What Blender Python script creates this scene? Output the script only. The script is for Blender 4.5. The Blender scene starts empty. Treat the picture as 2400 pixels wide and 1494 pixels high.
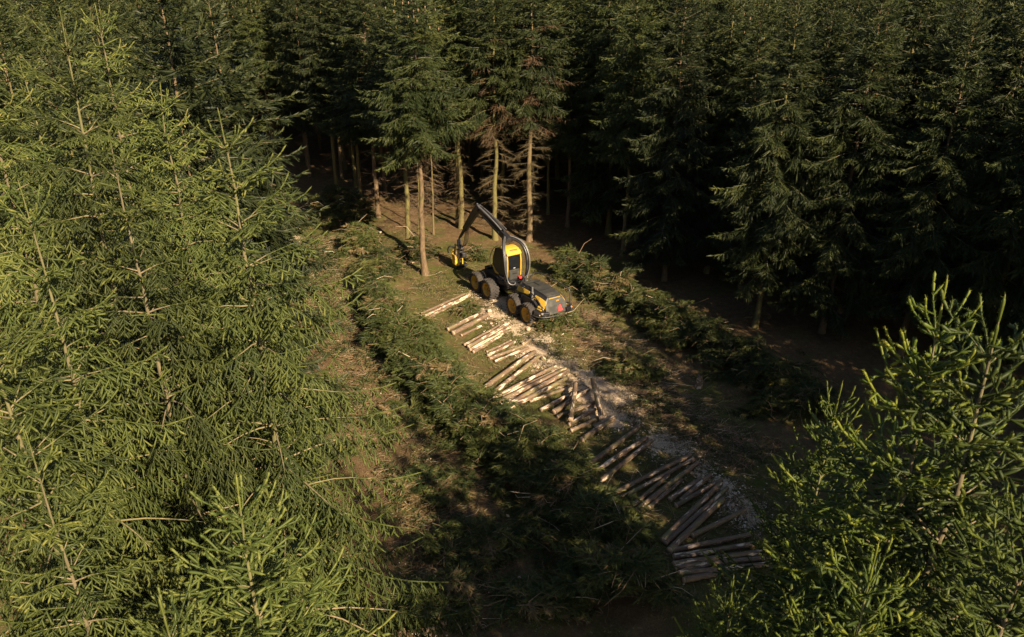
import bpy, bmesh, math, random
import numpy as np
from mathutils import Vector, Matrix

R = math.radians
rng = np.random.default_rng(7)
SC = bpy.context.scene
COL = SC.collection

# ------------------------------------------------------------------ camera
CH, FPX, PITCH = 20.0, 1866.0, R(24.5)
cp, sp = math.cos(PITCH), math.sin(PITCH)
def ray(u, v):
    a, b = (u - 1200) / FPX, -(v - 747) / FPX
    return np.array([a, cp + b * sp, -sp + b * cp])
def G(u, v, z=0.0):
    d = ray(u, v); t = (z - CH) / d[2]
    return np.array([d[0] * t, d[1] * t, z])
def atY(u, v, Y):
    d = ray(u, v); t = Y / d[1]
    return np.array([d[0] * t, Y, CH + d[2] * t])
def proj(x, y, z):
    dp = y * cp + (CH - z) * sp
    return 1200 + FPX * x / dp, 747 + FPX * ((CH - z) * cp - y * sp) / dp, dp

cam = bpy.data.cameras.new('camera'); co = bpy.data.objects.new('camera', cam); COL.objects.link(co)
cam.sensor_width = 36; cam.lens = 36 * FPX / 2400; cam.clip_end = 3000; cam.clip_start = .1
co.location = (0, 0, CH); co.rotation_euler = (math.pi / 2 - PITCH, 0, 0)
SC.camera = co

# ------------------------------------------------------------------ light
ELEV = R(32); AZ = np.array([.56, -.83]); AZ = AZ / np.linalg.norm(AZ)
S = Vector((AZ[0] * math.cos(ELEV), AZ[1] * math.cos(ELEV), math.sin(ELEV)))
sl = bpy.data.lights.new('sun', 'SUN'); sl.energy = 5.0; sl.angle = R(.5); sl.color = (1, .83, .60)
so = bpy.data.objects.new('sun', sl); COL.objects.link(so); so.rotation_euler = S.to_track_quat('Z', 'Y').to_euler()
so.location = (20, -30, 60)
W = bpy.data.worlds.new('World'); SC.world = W; W.use_nodes = True
nt = W.node_tree; bg = nt.nodes['Background']
sk = nt.nodes.new('ShaderNodeTexSky'); sk.sky_type = 'NISHITA'; sk.sun_disc = False
sk.sun_elevation = ELEV; sk.sun_rotation = math.atan2(AZ[0], AZ[1])
nt.links.new(sk.outputs[0], bg.inputs[0]); bg.inputs[1].default_value = .05
SC.view_settings.view_transform = 'Standard'; SC.view_settings.look = 'None'
SC.view_settings.gamma = 1; SC.view_settings.exposure = 1.45
SC.cycles.max_bounces = 5; SC.cycles.diffuse_bounces = 3; SC.cycles.transmission_bounces = 3
SC.cycles.glossy_bounces = 2

# ------------------------------------------------------------------ materials
def mat(name):
    m = bpy.data.materials.new(name); m.use_nodes = True
    return m, m.node_tree, m.node_tree.nodes['Principled BSDF']
def node(nt, t, **k):
    n = nt.nodes.new(t)
    for a, b in k.items():
        if a == 'i':
            for x, y in b.items(): n.inputs[x].default_value = y
        else: setattr(n, a, b)
    return n
def ramp(nt, stops, fac):
    r = nt.nodes.new('ShaderNodeValToRGB')
    e = r.color_ramp.elements
    while len(e) < len(stops): e.new(.5)
    for q, (p, c) in zip(e, stops):
        q.position = p; q.color = (*c, 1) if len(c) == 3 else c
    nt.links.new(fac, r.inputs[0]); return r.outputs[0]
def noise(nt, vec, scale, detail=4, rough=.6):
    n = node(nt, 'ShaderNodeTexNoise', i={'Scale': scale, 'Detail': detail, 'Roughness': rough})
    if vec is not None: nt.links.new(vec, n.inputs['Vector'])
    return n.outputs['Fac']
def mix(nt, fac, a, b, blend='MIX'):
    n = node(nt, 'ShaderNodeMix', data_type='RGBA', blend_type=blend)
    for s_, v in ((0, fac), (6, a), (7, b)):
        if hasattr(v, 'is_output'): nt.links.new(v, n.inputs[s_])
        else: n.inputs[s_].default_value = v if s_ == 0 else (*v, 1)
    return n.outputs[2]
def mth(nt, op, a, b=None, c=None, clamp=False):
    n = node(nt, 'ShaderNodeMath', operation=op, use_clamp=clamp)
    for k, v in enumerate((a, b, c)):
        if v is None: continue
        if hasattr(v, 'is_output'): nt.links.new(v, n.inputs[k])
        else: n.inputs[k].default_value = v
    return n.outputs[0]
def smooth(nt, v, lo, hi):
    n = node(nt, 'ShaderNodeMapRange', interpolation_type='SMOOTHSTEP', i={1: lo, 2: hi})
    nt.links.new(v, n.inputs[0]); return n.outputs[0]
def bump(nt, h, pb, strength=.5, dist=.05):
    b = node(nt, 'ShaderNodeBump', i={'Strength': strength, 'Distance': dist})
    nt.links.new(h, b.inputs['Height']); nt.links.new(b.outputs[0], pb.inputs['Normal'])

def needle_mat(name, stops, trans=.3):
    m, t, pb = mat(name)
    at = node(t, 'ShaderNodeAttribute', attribute_name='tint')
    oi = node(t, 'ShaderNodeObjectInfo')
    v = mth(t, 'ADD', at.outputs['Fac'], mth(t, 'MULTIPLY', mth(t, 'SUBTRACT', oi.outputs['Random'], .5), .30))
    c = ramp(t, stops, v)
    hs = node(t, 'ShaderNodeHueSaturation')
    t.links.new(mth(t, 'ADD', .485, mth(t, 'MULTIPLY', oi.outputs['Random'], .03)), hs.inputs['Hue'])
    t.links.new(c, hs.inputs['Color'])
    c = hs.outputs[0]
    t.links.new(c, pb.inputs['Base Color']); pb.inputs['Roughness'].default_value = .55
    pb.inputs['Specular IOR Level'].default_value = .3
    tr = node(t, 'ShaderNodeBsdfTranslucent'); t.links.new(c, tr.inputs['Color'])
    mx = node(t, 'ShaderNodeMixShader', i={0: trans})
    t.links.new(pb.outputs[0], mx.inputs[1]); t.links.new(tr.outputs[0], mx.inputs[2])
    t.links.new(mx.outputs[0], t.nodes['Material Output'].inputs['Surface'])
    return m
NEEDLE = needle_mat('spruce_needles', [(0, (.014, .022, .006)), (.35, (.036, .050, .009)), (.6, (.090, .108, .021)), (.85, (.19, .185, .040)), (1, (.24, .17, .06))])
NEEDLEG = needle_mat('fresh_green_needles', [(0, (.014, .024, .005)), (.35, (.036, .056, .008)), (.6, (.090, .115, .012)), (.85, (.23, .22, .022)), (1, (.32, .22, .05))])
NEEDLED = needle_mat('shade_toned_mature_needles', [(0, (.011, .018, .007)), (.35, (.034, .046, .013)), (.6, (.074, .084, .021)), (.85, (.15, .14, .036)), (1, (.18, .13, .045))])  # mature needle green, with thin cloud shade put into the darker colour
DRYNEEDLE = needle_mat('dry_needles', [(0, (.055, .032, .016)), (.5, (.13, .078, .036)), (1, (.24, .16, .08))], .2)
BRASHN = needle_mat('brash_needles', [(0, (.018, .028, .009)), (.4, (.055, .070, .016)), (.7, (.11, .112, .028)), (.86, (.15, .11, .045)), (1, (.22, .15, .075))], .2)

def bark_mat(name, dark, light, algae, amt):
    m, t, pb = mat(name)
    tc = node(t, 'ShaderNodeTexCoord'); oi = node(t, 'ShaderNodeObjectInfo')
    mp = node(t, 'ShaderNodeMapping', i={'Scale': (9, 9, 2.2)}); t.links.new(tc.outputs['Object'], mp.inputs[0])
    n1 = noise(t, mp.outputs[0], 1.6, 6, .7)
    c = ramp(t, [(.3, dark), (.52, tuple((a + b) / 2 for a, b in zip(dark, light))), (.7, light)], n1)
    n2 = noise(t, tc.outputs['Object'], .7, 3)
    f = mth(t, 'MULTIPLY', smooth(t, mth(t, 'ADD', n2, mth(t, 'MULTIPLY', oi.outputs['Random'], .4)), .55, .85), amt)
    c = mix(t, f, c, algae)
    t.links.new(c, pb.inputs['Base Color']); pb.inputs['Roughness'].default_value = .9
    bump(t, n1, pb, .6, .03)
    return m
BARK = bark_mat('spruce_bark', (.065, .042, .022), (.20, .128, .062), (.12, .11, .026), .75)
LIMB = bark_mat('pale_limb_bark', (.10, .075, .04), (.28, .205, .12), (.14, .13, .04), .6)
TOPBARK = bark_mat('upper_stem_bark', (.085, .065, .032), (.16, .125, .062), (.12, .12, .032), .7)
DEADWOOD = bark_mat('dead_twig_wood', (.09, .052, .027), (.22, .138, .075), (.12, .10, .04), .6)

def log_mat():
    m, t, pb = mat('peeling_log_bark')
    tc = node(t, 'ShaderNodeTexCoord'); oi = node(t, 'ShaderNodeObjectInfo')
    off = node(t, 'ShaderNodeVectorMath', operation='ADD')
    t.links.new(tc.outputs['Object'], off.inputs[0])
    cx = node(t, 'ShaderNodeCombineXYZ')
    for k in range(3): t.links.new(mth(t, 'MULTIPLY', oi.outputs['Random'], 37. + 11 * k), cx.inputs[k])
    t.links.new(cx.outputs[0], off.inputs[1])
    mp = node(t, 'ShaderNodeMapping', i={'Scale': (1.1, 5.5, 5.5)}); t.links.new(off.outputs[0], mp.inputs[0])
    n1 = noise(t, mp.outputs[0], 1.15, 5, .62)
    n2 = noise(t, off.outputs[0], 9, 3)
    thr = mth(t, 'ADD', .495, mth(t, 'MULTIPLY', oi.outputs['Random'], .11))
    d = mth(t, 'SUBTRACT', mth(t, 'ADD', n1, mth(t, 'MULTIPLY', mth(t, 'SUBTRACT', n2, .5), .12)), thr)
    f = smooth(t, d, 0, .035)
    mp2 = node(t, 'ShaderNodeMapping', i={'Scale': (3, 14, 14)}); t.links.new(off.outputs[0], mp2.inputs[0])
    n3 = noise(t, mp2.outputs[0], 2, 5, .7)
    bark = ramp(t, [(.3, (.055, .036, .022)), (.5, (.135, .085, .05)), (.68, (.22, .145, .088))], n3)
    n4 = noise(t, off.outputs[0], .9, 3)
    bark = mix(t, smooth(t, n4, .5, .68), bark, (.15, .125, .05))
    wood = ramp(t, [(.3, (.42, .29, .18)), (.6, (.66, .50, .36))], n3)
    t.links.new(mix(t, f, bark, wood), pb.inputs['Base Color']); pb.inputs['Roughness'].default_value = .75
    bump(t, mth(t, 'SUBTRACT', n3, f), pb, .5, .02)
    return m
LOGM = log_mat()
def wood_mat():
    m, t, pb = mat('fresh_cut_wood')
    tc = node(t, 'ShaderNodeTexCoord')
    w = node(t, 'ShaderNodeTexWave', wave_type='RINGS', rings_direction='X', i={'Scale': 9, 'Distortion': 1.2, 'Detail': 2})
    t.links.new(tc.outputs['Object'], w.inputs['Vector'])
    t.links.new(ramp(t, [(0, (.42, .27, .16)), (1, (.60, .43, .29))], w.outputs['Fac']), pb.inputs['Base Color'])
    pb.inputs['Roughness'].default_value = .8
    return m
CUT = wood_mat()
def plain_var(name, stops, scale=3, rough=.85, attr=True):
    m, t, pb = mat(name)
    at = node(t, 'ShaderNodeAttribute', attribute_name='tint')
    t.links.new(ramp(t, stops, at.outputs['Fac']), pb.inputs['Base Color']); pb.inputs['Roughness'].default_value = rough
    return m
CHIP = plain_var('wood_chips', [(0, (.22, .14, .08)), (.5, (.52, .38, .26)), (1, (.74, .60, .45))])
TWIG = plain_var('litter_twigs', [(0, (.07, .045, .028)), (.5, (.19, .115, .062)), (.8, (.36, .24, .14)), (1, (.60, .46, .32))])
GRASSM = plain_var('ground_plants', [(0, (.028, .038, .011)), (.4, (.066, .074, .020)), (.6, (.13, .105, .042)), (1, (.26, .18, .085))])

def dirty(name, base, dirt, rough, metal=0, amt=.5, scale=3.0):
    m, t, pb = mat(name)
    tc = node(t, 'ShaderNodeTexCoord')
    n = noise(t, tc.outputs['Object'], scale, 6, .7)
    f = mth(t, 'MULTIPLY', smooth(t, n, .45, .75), amt)
    t.links.new(mix(t, f, base, dirt), pb.inputs['Base Color'])
    t.links.new(mth(t, 'ADD', rough, mth(t, 'MULTIPLY', f, .4), clamp=True), pb.inputs['Roughness'])
    pb.inputs['Metallic'].default_value = metal
    return m
YEL = dirty('yellow_paint', (.56, .33, .035), (.22, .14, .05), .4, 0, .6, 4)
RIMY = dirty('yellow_rim_paint', (.50, .27, .015), (.16, .10, .04), .5, 0, .45, 8)
BLK = dirty('black_paint', (.012, .012, .014), (.055, .044, .033), .38, 0, .55, 3)
HOODM = dirty('dusty_hood_paint', (.040, .039, .034), (.095, .083, .058), .36, 0, .7, 2.5)
RUB = dirty('tyre_rubber', (.030, .026, .023), (.095, .068, .046), .85, 0, .8, 7)
GLS = dirty('tinted_glass', (.006, .007, .008), (.02, .018, .015), .3, 0, .3, 3)
STEEL = dirty('hose_steel', (.19, .185, .18), (.08, .07, .06), .4, .4, .6, 6)
DSTEEL = dirty('dark_steel', (.06, .057, .055), (.16, .12, .09), .45, .5, .6, 6)
REDM = dirty('red_reflector', (.62, .05, .045), (.3, .05, .04), .35, 0, .2, 5)
ORG = dirty('orange_mark', (.7, .2, .03), (.4, .15, .05), .4, 0, .2, 5)
WHT = dirty('white_plate', (.42, .40, .37), (.25, .22, .19), .4, 0, .4, 8)

# ------------------------------------------------------------------ mesh helpers
def np_mesh(name, V, faces, mats, midx=None, tint=None, smooth_=False):
    """faces: list of int arrays (n,3) or (n,4)"""
    me = bpy.data.meshes.new(name)
    V = np.asarray(V, np.float32)
    me.vertices.add(len(V)); me.vertices.foreach_set('co', V.ravel())
    li = np.concatenate([f.ravel() for f in faces]).astype(np.int32)
    ln = np.concatenate([np.full(len(f), f.shape[1], np.int32) for f in faces])
    st = np.concatenate([[0], np.cumsum(ln)[:-1]]).astype(np.int32)
    me.loops.add(len(li)); me.loops.foreach_set('vertex_index', li)
    me.polygons.add(len(ln)); me.polygons.foreach_set('loop_start', st)
    for m in mats: me.materials.append(m)
    if midx is not None: me.polygons.foreach_set('material_index', np.asarray(midx, np.int32))
    if smooth_: me.polygons.foreach_set('use_smooth', np.ones(len(ln), bool))
    if tint is not None:
        a = me.attributes.new('tint', 'FLOAT', 'POINT'); a.data.foreach_set('value', np.asarray(tint, np.float32))
    me.update(calc_edges=True); me.validate(verbose=False)
    return me
def link(name, me, parent=None, loc=None):
    o = bpy.data.objects.new(name, me); COL.objects.link(o)
    if parent is not None: o.parent = parent
    if loc is not None: o.location = loc
    return o
def tag(o, label=None, cat=None, group=None, kind=None):
    if label: o['label'] = label
    if cat: o['category'] = cat
    if group: o['group'] = group
    if kind: o['kind'] = kind
    return o
def empty(name, loc, rz=0):
    o = bpy.data.objects.new(name, None); COL.objects.link(o); o.location = loc; o.rotation_euler = (0, 0, rz)
    o.empty_display_size = .3
    return o
def nrm(a): return a / np.maximum(np.linalg.norm(a, axis=-1, keepdims=True), 1e-9)

class Tubes:
    def __init__(s): s.V = []; s.F = []; s.n = 0; s.T = []
    def add(s, pts, rad, k=5, tint=.5, cap=True):
        pts = np.asarray(pts, float); n = len(pts)
        rad = np.broadcast_to(np.asarray(rad, float), (n,))
        t = nrm(np.gradient(pts, axis=0))
        ref = np.array([0, 0, 1.]) if abs(t[0][2]) < .9 else np.array([1., 0, 0])
        a = nrm(np.cross(t, ref)); b = np.cross(t, a)
        ph = np.arange(k) * 2 * np.pi / k
        ring = pts[:, None] + rad[:, None, None] * (a[:, None] * np.cos(ph)[None, :, None] + b[:, None] * np.sin(ph)[None, :, None])
        s.V.append(ring.reshape(-1, 3))
        i = np.arange(n - 1)[:, None] * k + np.arange(k)[None]
        j = np.arange(n - 1)[:, None] * k + (np.arange(k)[None] + 1) % k
        s.F.append(np.stack([i, j, j + k, i + k], -1).reshape(-1, 4)[:, ::-1] + s.n)
        s.T.append(np.full(n * k, tint)); s.n += n * k
    def mesh(s, name, mats, smooth_=True):
        return np_mesh(name, np.concatenate(s.V), [np.concatenate(s.F)], mats, tint=np.concatenate(s.T), smooth_=smooth_)

# ------------------------------------------------------------------ spruce generator
UP = np.array([0, 0, 1.])
def branch(rng, p0, az, L, es, droop, step, sub, latmax=.75, bare=.12, base_t=.4, subl=.16, k0=3, subang=46):
    n = 9
    s = np.linspace(0, 1, n)
    e = np.interp(s, [0, .5, 1], es) + rng.normal(0, .05, n)
    azs = az + np.cumsum(rng.normal(0, .05, n))
    d = np.stack([np.cos(e) * np.cos(azs), np.cos(e) * np.sin(azs), np.sin(e)], 1)
    pts = p0 + np.vstack([[0, 0, 0], np.cumsum(d[:-1] * L / (n - 1), 0)])
    free = min(.17, .38 * L)
    J = max(2, int((L * (1 - bare) - free) / step))
    sj = np.linspace(bare, max(bare + .05, 1 - free / L), J) + rng.uniform(-.3, .3, J) * step / L
    sj = np.clip(sj, .02, .98)
    B = np.stack([np.interp(sj, s, pts[:, k]) for k in range(3)], 1)
    T = nrm(np.stack([np.interp(sj, s, d[:, k]) for k in range(3)], 1))
    side = nrm(np.cross(T, UP + 1e-4)); nr = np.cross(side, T)
    sg = np.where(np.arange(J) % 2 == 0, 1., -1.)
    ang = R(1) * rng.normal(50, 9, J)
    roll = rng.normal(.1, .35 if subang < 50 else .16, J)
    sd = side * (sg * np.cos(roll))[:, None] + nr * np.sin(roll)[:, None]
    D = T * np.cos(ang)[:, None] + sd * np.sin(ang)[:, None]
    D[:, 2] -= droop * rng.uniform(.5, 1.3, J) if subang < 50 else droop * rng.uniform(.8, 1.15, J); D = nrm(D)
    rem = (1 - sj) * L
    l = np.minimum(latmax, .05 + .5 * rem) * rng.uniform(.65, 1.12, J) * np.clip(.45 + sj * 1.6, 0, 1)
    l = np.maximum(l, .07)
    P = [B]; DD = [D]; LL = [l]; TT = [base_t + .12 * (sj - .5) + rng.normal(0, .07, J)]
    m = np.maximum(1, (l / sub).astype(int)); m[l < .12] = 0
    if m.sum():
        ix = np.repeat(np.arange(J), m)
        q = (np.arange(m.sum()) - np.repeat(np.cumsum(m) - m, m) + .6) / np.repeat(m, m)
        q = np.clip(q * .92, 0, .95)
        Dl, Ll = D[ix], l[ix]
        Bs = B[ix] + Dl * (Ll * q)[:, None]
        s2 = nrm(np.cross(Dl, nr[ix])); s2 *= np.where((np.arange(len(ix)) % 2 == 0) if subang > 50 else (rng.random(len(ix)) < .5), 1., -1.)[:, None]
        a2 = R(1) * rng.normal(subang, 11 if subang < 50 else 7, len(ix))
        Ds = Dl * np.cos(a2)[:, None] + s2 * np.sin(a2)[:, None] + nr[ix] * rng.normal(0, .2 if subang < 50 else .1, len(ix))[:, None]
        Ds[:, 2] -= droop * .6 * rng.uniform(.4, 1.3, len(ix)); Ds = nrm(Ds)
        ls = np.minimum(subl, .05 + .5 * (1 - q) * Ll) * rng.uniform(.7, 1.25, len(ix))
        P.append(Bs); DD.append(Ds); LL.append(ls); TT.append(base_t + .1 * q + rng.normal(0, .08, len(ix)))
    # needles round the branch axis itself
    k0 = k0 if L > .7 else 0
    seg = pts[k0 + 1:] - pts[k0:-1]; sl_ = np.linalg.norm(seg, axis=1)
    P.append(pts[k0:-1]); DD.append(seg / sl_[:, None]); LL.append(sl_)
    tt = np.full(n - 1 - k0, base_t + .02); tt[-2:] += .14; TT.append(tt)
    ar = np.full(n - 1 - k0, .62); ar[-2:] = .85
    branch.rad = np.concatenate([np.full(J, .72)] + [np.full(len(x), 1.) for x in P[1:-1]] + [ar])
    return pts, np.concatenate(P), np.concatenate(DD), np.concatenate(LL), np.concatenate(TT)

def needles(rng, P, D, L, tint, per, nl, nw, ang=(52, 12), rel=False, minimum=2):
    K = np.maximum(minimum, (L * per + rng.random(len(L))).astype(int))
    ix = np.repeat(np.arange(len(L)), K); N = len(ix)
    u = rng.random(N)
    Di = D[ix]
    a = R(1) * rng.normal(ang[0], ang[1], N) * (1 - .45 * (u > .9))
    ph = rng.uniform(0, 2 * np.pi, N)
    ref = np.where(np.abs(Di[:, 2:3]) < .9, np.array([[0, 0, 1.]]), np.array([[1., 0, 0]]))
    e1 = nrm(np.cross(Di, ref)); e2 = np.cross(Di, e1)
    Nd = Di * np.cos(a)[:, None] + (e1 * np.cos(ph)[:, None] + e2 * np.sin(ph)[:, None]) * np.sin(a)[:, None]
    nl = (np.broadcast_to(nl, L.shape)[ix]) * rng.uniform(.75, 1.2, N)
    nw = np.broadcast_to(nw, L.shape)[ix]
    if rel: nl = nl * L[ix]; u = u * .75
    b = P[ix] + Di * (L[ix] * u)[:, None]
    w = nrm(np.cross(Nd, rng.normal(0, 1, (N, 3)))) * (nw * .5)[:, None]
    V = np.stack([b - w, b + w, b + Nd * nl[:, None]], 1).reshape(-1, 3)
    t = np.repeat(tint[ix] + rng.normal(0, .04, N), 3)
    t[2::3] += .06
    return V, np.clip(t, 0, 1)

def shoot_cores(rng, P, D, L, tint, r):
    n = len(P); w1 = nrm(np.cross(D, rng.normal(0, 1, D.shape))); w2 = np.cross(D, w1)
    rr = r * rng.uniform(.8, 1.15, n); V = np.empty((n, 9, 3))
    for q, (f, k) in enumerate(((0., .72), (.72, 1.))):
        for c_, (a, b) in enumerate(((1, 0), (0, 1), (-1, 0), (0, -1))):
            V[:, q * 4 + c_] = P + D * (L * f)[:, None] + (w1 * a + w2 * b) * (rr * k)[:, None]
    V[:, 8] = P + D * (L * 1.06)[:, None]
    base = np.array([[0, 1, 5], [0, 5, 4], [1, 2, 6], [1, 6, 5], [2, 3, 7], [2, 7, 6], [3, 0, 4], [3, 4, 7], [4, 5, 8], [5, 6, 8], [6, 7, 8], [7, 4, 8]])
    F = (base[None] + (np.arange(n) * 9)[:, None, None]).reshape(-1, 3)
    t = np.repeat(tint[:, None], 9, 1); t[:, 8] += .1; t[:, :4] -= .05
    return V.reshape(-1, 3), F, np.clip(t.ravel(), 0, 1)
def tri_mesh(name, V, t, mats, midx=None):
    n = len(V) // 3
    return np_mesh(name, V, [np.arange(n * 3).reshape(n, 3)], mats, midx, tint=t)

def make_spruce(seed, H, cbase, rmax, level, wood_r=.15, dead=.6, brown=0., density=1., near_d=(4, 8)):
    rng = np.random.default_rng(seed)
    zz = np.linspace(0, H, 22)
    wob = np.cumsum(rng.normal(0, .035, (22, 2)), 0); wob -= wob[0] + (wob[-1] - wob[0]) * np.linspace(0, 1, 22)[:, None]
    axis = np.column_stack([wob, zz])
    def ax(z): return np.array([np.interp(z, zz, axis[:, 0]), np.interp(z, zz, axis[:, 1]), z])
    rad = wood_r * np.clip(1 - zz / H, 0, 1) ** .95 * 1.05 + .004
    rad[0] *= 1.35
    W_ = Tubes(); W_.add(axis, rad, 9 if level != 'far' else 5)
    limbs = Tubes(); shoots = []; dist = []; dry = []; rads = []
    d = .5 if level in ('n0', 'n1') else .36
    hi = level in ('n0', 'n1')
    whorl = 0
    # leader
    for a_ in np.arange(0, 2.4 if hi else .8, .2):
        shoots.append((ax(H - a_ - .2)[None], nrm(ax(H - a_) - ax(H - a_ - .2))[None], np.array([.2]), np.array([.66 - .16 * a_]))); dist.append(np.zeros(1)); rads.append(np.full(1, .85))
    while H - d > cbase:
        z = H - d; t = d / (H - cbase)
        Lb = .26 + rmax * (1 - math.exp(-(.56 if hi else .62) * d / rmax))
        if t > .85: Lb *= 1 - (t - .85) * 1.6
        nb = rng.integers(5, 7) if hi else rng.integers(4, 7)
        a0 = rng.uniform(0, 6.28)
        extra = (2 if d < 2.2 else (5 if level == 'n0' else 4)) if (d > 1.1 and hi) else (2 if level == 'mid' and d > .8 else 0)
        for k in range(nb + extra):
            mid_ = k >= nb
            zz_ = z + (rng.uniform(.08, .34) if mid_ else rng.normal(0, .03))
            az = a0 + k * 6.283 / nb + rng.normal(0, .2) if not mid_ else rng.uniform(0, 6.28)
            L = Lb * (rng.uniform(.4, .75) if mid_ else rng.uniform(.78, 1.16))
            if rng.random() > density: continue
            e0 = np.interp(d, [0, 1, 3, 6, 12], [62, 44, 22, 5, -8]); em = np.interp(d, [0, 1, 3, 6, 12], [58, 34, 8, -12, -28])
            e1 = np.interp(d, [0, 1, 3, 6, 12], [78, 66, 42, 22, 6])
            if level == 'n1':
                e0 = np.interp(d, [0, 1, 2.5, 6, 12], [62, 40, 12, -4, -10]); em = np.interp(d, [0, 1, 2.5, 6, 12], [58, 26, -4, -18, -28]); e1 = np.interp(d, [0, 1, 2.5, 6, 12], [78, 58, 26, 12, 2])
            es = [R(x + rng.normal(0, 6)) for x in (e0, em, e1)]
            droop = float(np.interp(d, [0, 1.5, 3.2, 6.5], [.05, .6, 1.3, 1.8]) if level == 'n1' else np.interp(d, [0, 2, 5, 9], [.02, .18, .65, 1.0]) * (1. if hi else 1.15))
            step, sub = {'n0': (.095, .080), 'n1': (.070, .050), 'mid': (.115, .12), 'far': (.24, 9)}[level]
            if hi and d > near_d[1]: step *= 1.5; sub *= 1.6
            bt = (.405 if level == 'n1' else .34) + rng.normal(0, .06) + (.13 if level == 'n0' else .1 if hi else .05) * max(0, 1 - d / 7)
            isdry = rng.random() < brown * max(0, t - .25) * 1.8
            pts, P, D, LL, T = branch(rng, ax(zz_), az, L, es, droop, step, sub, latmax={'n0': .7, 'n1': .8, 'mid': 1.05, 'far': 1.1}[level], base_t=bt,
                                      bare=.1 if d < 4 else .2, subl=(.165 if level == 'n0' else .125) if hi else .3, k0=0 if d < 4.5 else 3, subang=52 if level == 'n1' else 46)
            (dry if isdry else shoots).append((P, D, LL, T))
            if not isdry: dist.append(np.full(len(LL), d)); rads.append(branch.rad)
            if level != 'far':
                r0 = .005 + .0055 * L
                q_ = pts[:(4 if d < 3 else 6)] if hi else pts[:7:2]
                limbs.add(q_, np.linspace(r0, .004, len(q_)), 5 if level == 'n0' else (4 if hi else 3))
        d += (.40 if d < 1.5 else .46) * rng.uniform(.85, 1.15) * (1 if level == 'n0' else 1.15 if level == 'n1' else 1.12) * (1.6 if level == 'far' else 1)
        whorl += 1
    ns_ = 300 if hi else 90
    zs_ = H - rng.uniform(.6, 8. if hi else min(9., H - cbase), ns_); az_ = rng.uniform(0, 6.28, ns_); el_ = rng.normal(.25, .35, ns_)
    shoots.append((np.array([ax(z) for z in zs_]), np.stack([np.cos(az_) * np.cos(el_), np.sin(az_) * np.cos(el_), np.sin(el_)], 1), rng.uniform(.1, .3, ns_) * (1 if hi else 1.8), np.clip(rng.normal(.4, .1, ns_), 0, 1))); dist.append(H - zs_); rads.append(np.ones(ns_))
    P = np.concatenate([x[0] for x in shoots]); D = np.concatenate([x[1] for x in shoots])
    LL = np.concatenate([x[2] for x in shoots]); T = np.concatenate([x[3] for x in shoots]); dd = np.concatenate(dist)
    out = {}
    if hi:
        f = np.interp(dd, [0, near_d[0], near_d[1], near_d[1] + 3], [1, 1, .5, .28])
        per = (460 if level == 'n0' else 190) * f
        nl = (.026 if level == 'n0' else .022) * (1 + .5 * (1 - f)); nw = (.0042 if level == 'n0' else .0065) * (1 + 1.3 * (1 - f))
        V, t = needles(rng, P, D, LL, T, per, nl, nw, (50, 11))
        out['core'] = shoot_cores(rng, P, D, LL, T, (.0165 if level == 'n0' else .0122) * np.concatenate(rads))
    elif level == 'mid':
        V, t = needles(rng, P, D, LL, T, 26., .7, .05, (20, 13), rel=True, minimum=4)
    else:
        V, t = needles(rng, P, D, LL, T, 13., .85, .12, (24, 14), rel=True, minimum=2)
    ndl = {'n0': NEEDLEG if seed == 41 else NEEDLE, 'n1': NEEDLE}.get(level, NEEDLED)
    mats = [ndl]; midx = None
    if dry:
        P, D, LL, T = (np.concatenate([x[k] for x in dry]) for k in range(4))
        V2, t2 = needles(rng, P, D, LL, T, 6., .7, .02, (22, 14), rel=True, minimum=1)
        midx = np.concatenate([np.zeros(len(V) // 3, int), np.ones(len(V2) // 3, int)])
        V = np.vstack([V, V2]); t = np.concatenate([t, t2]); mats = [ndl, DRYNEEDLE]
    out['crown'] = (V, t, mats, midx)
    out['trunk'] = W_; out['limbs'] = limbs
    if dead > 0 and cbase > 2:
        Dt = Tubes(); z = 1.6 if rng.random() < .5 else .8
        while z < cbase + 1.2:
            for k in range(rng.integers(3, 6)):
                if rng.random() > dead: continue
                az = rng.uniform(0, 6.28); L = rng.uniform(.35, 1.0) * (1.1 if brown else 1) + .8 * z / max(cbase, 3) * rng.random()
                e = R(rng.normal(-4, 12)); n = 6
                es = e + np.linspace(0, R(rng.normal(-24, 16)), n); azs = az + np.cumsum(rng.normal(0, .09, n))
                dv = np.stack([np.cos(es) * np.cos(azs), np.cos(es) * np.sin(azs), np.sin(es)], 1)
                pts = ax(z) + np.vstack([[0, 0, 0], np.cumsum(dv[:-1] * L / (n - 1), 0)])
                Dt.add(pts, np.linspace(.010, .003, n), 3)
                for q in range(int(L * 11 * (1 + 2 * brown))):
                    i = rng.integers(1, n - 1); b = pts[i] + (pts[i + 1] - pts[i]) * rng.random()
                    ta = azs[i] + rng.choice([-1, 1]) * rng.uniform(.5, 1.1); te = rng.normal(-.35, .3); tl = rng.uniform(.12, .45)
                    Dt.add(np.array([b, b + tl * np.array([math.cos(ta) * math.cos(te), math.sin(ta) * math.cos(te), math.sin(te)])]), [.006, .003], 3)
            z += rng.uniform(.28, .5)
        if Dt.n: out['dead'] = Dt
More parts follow.
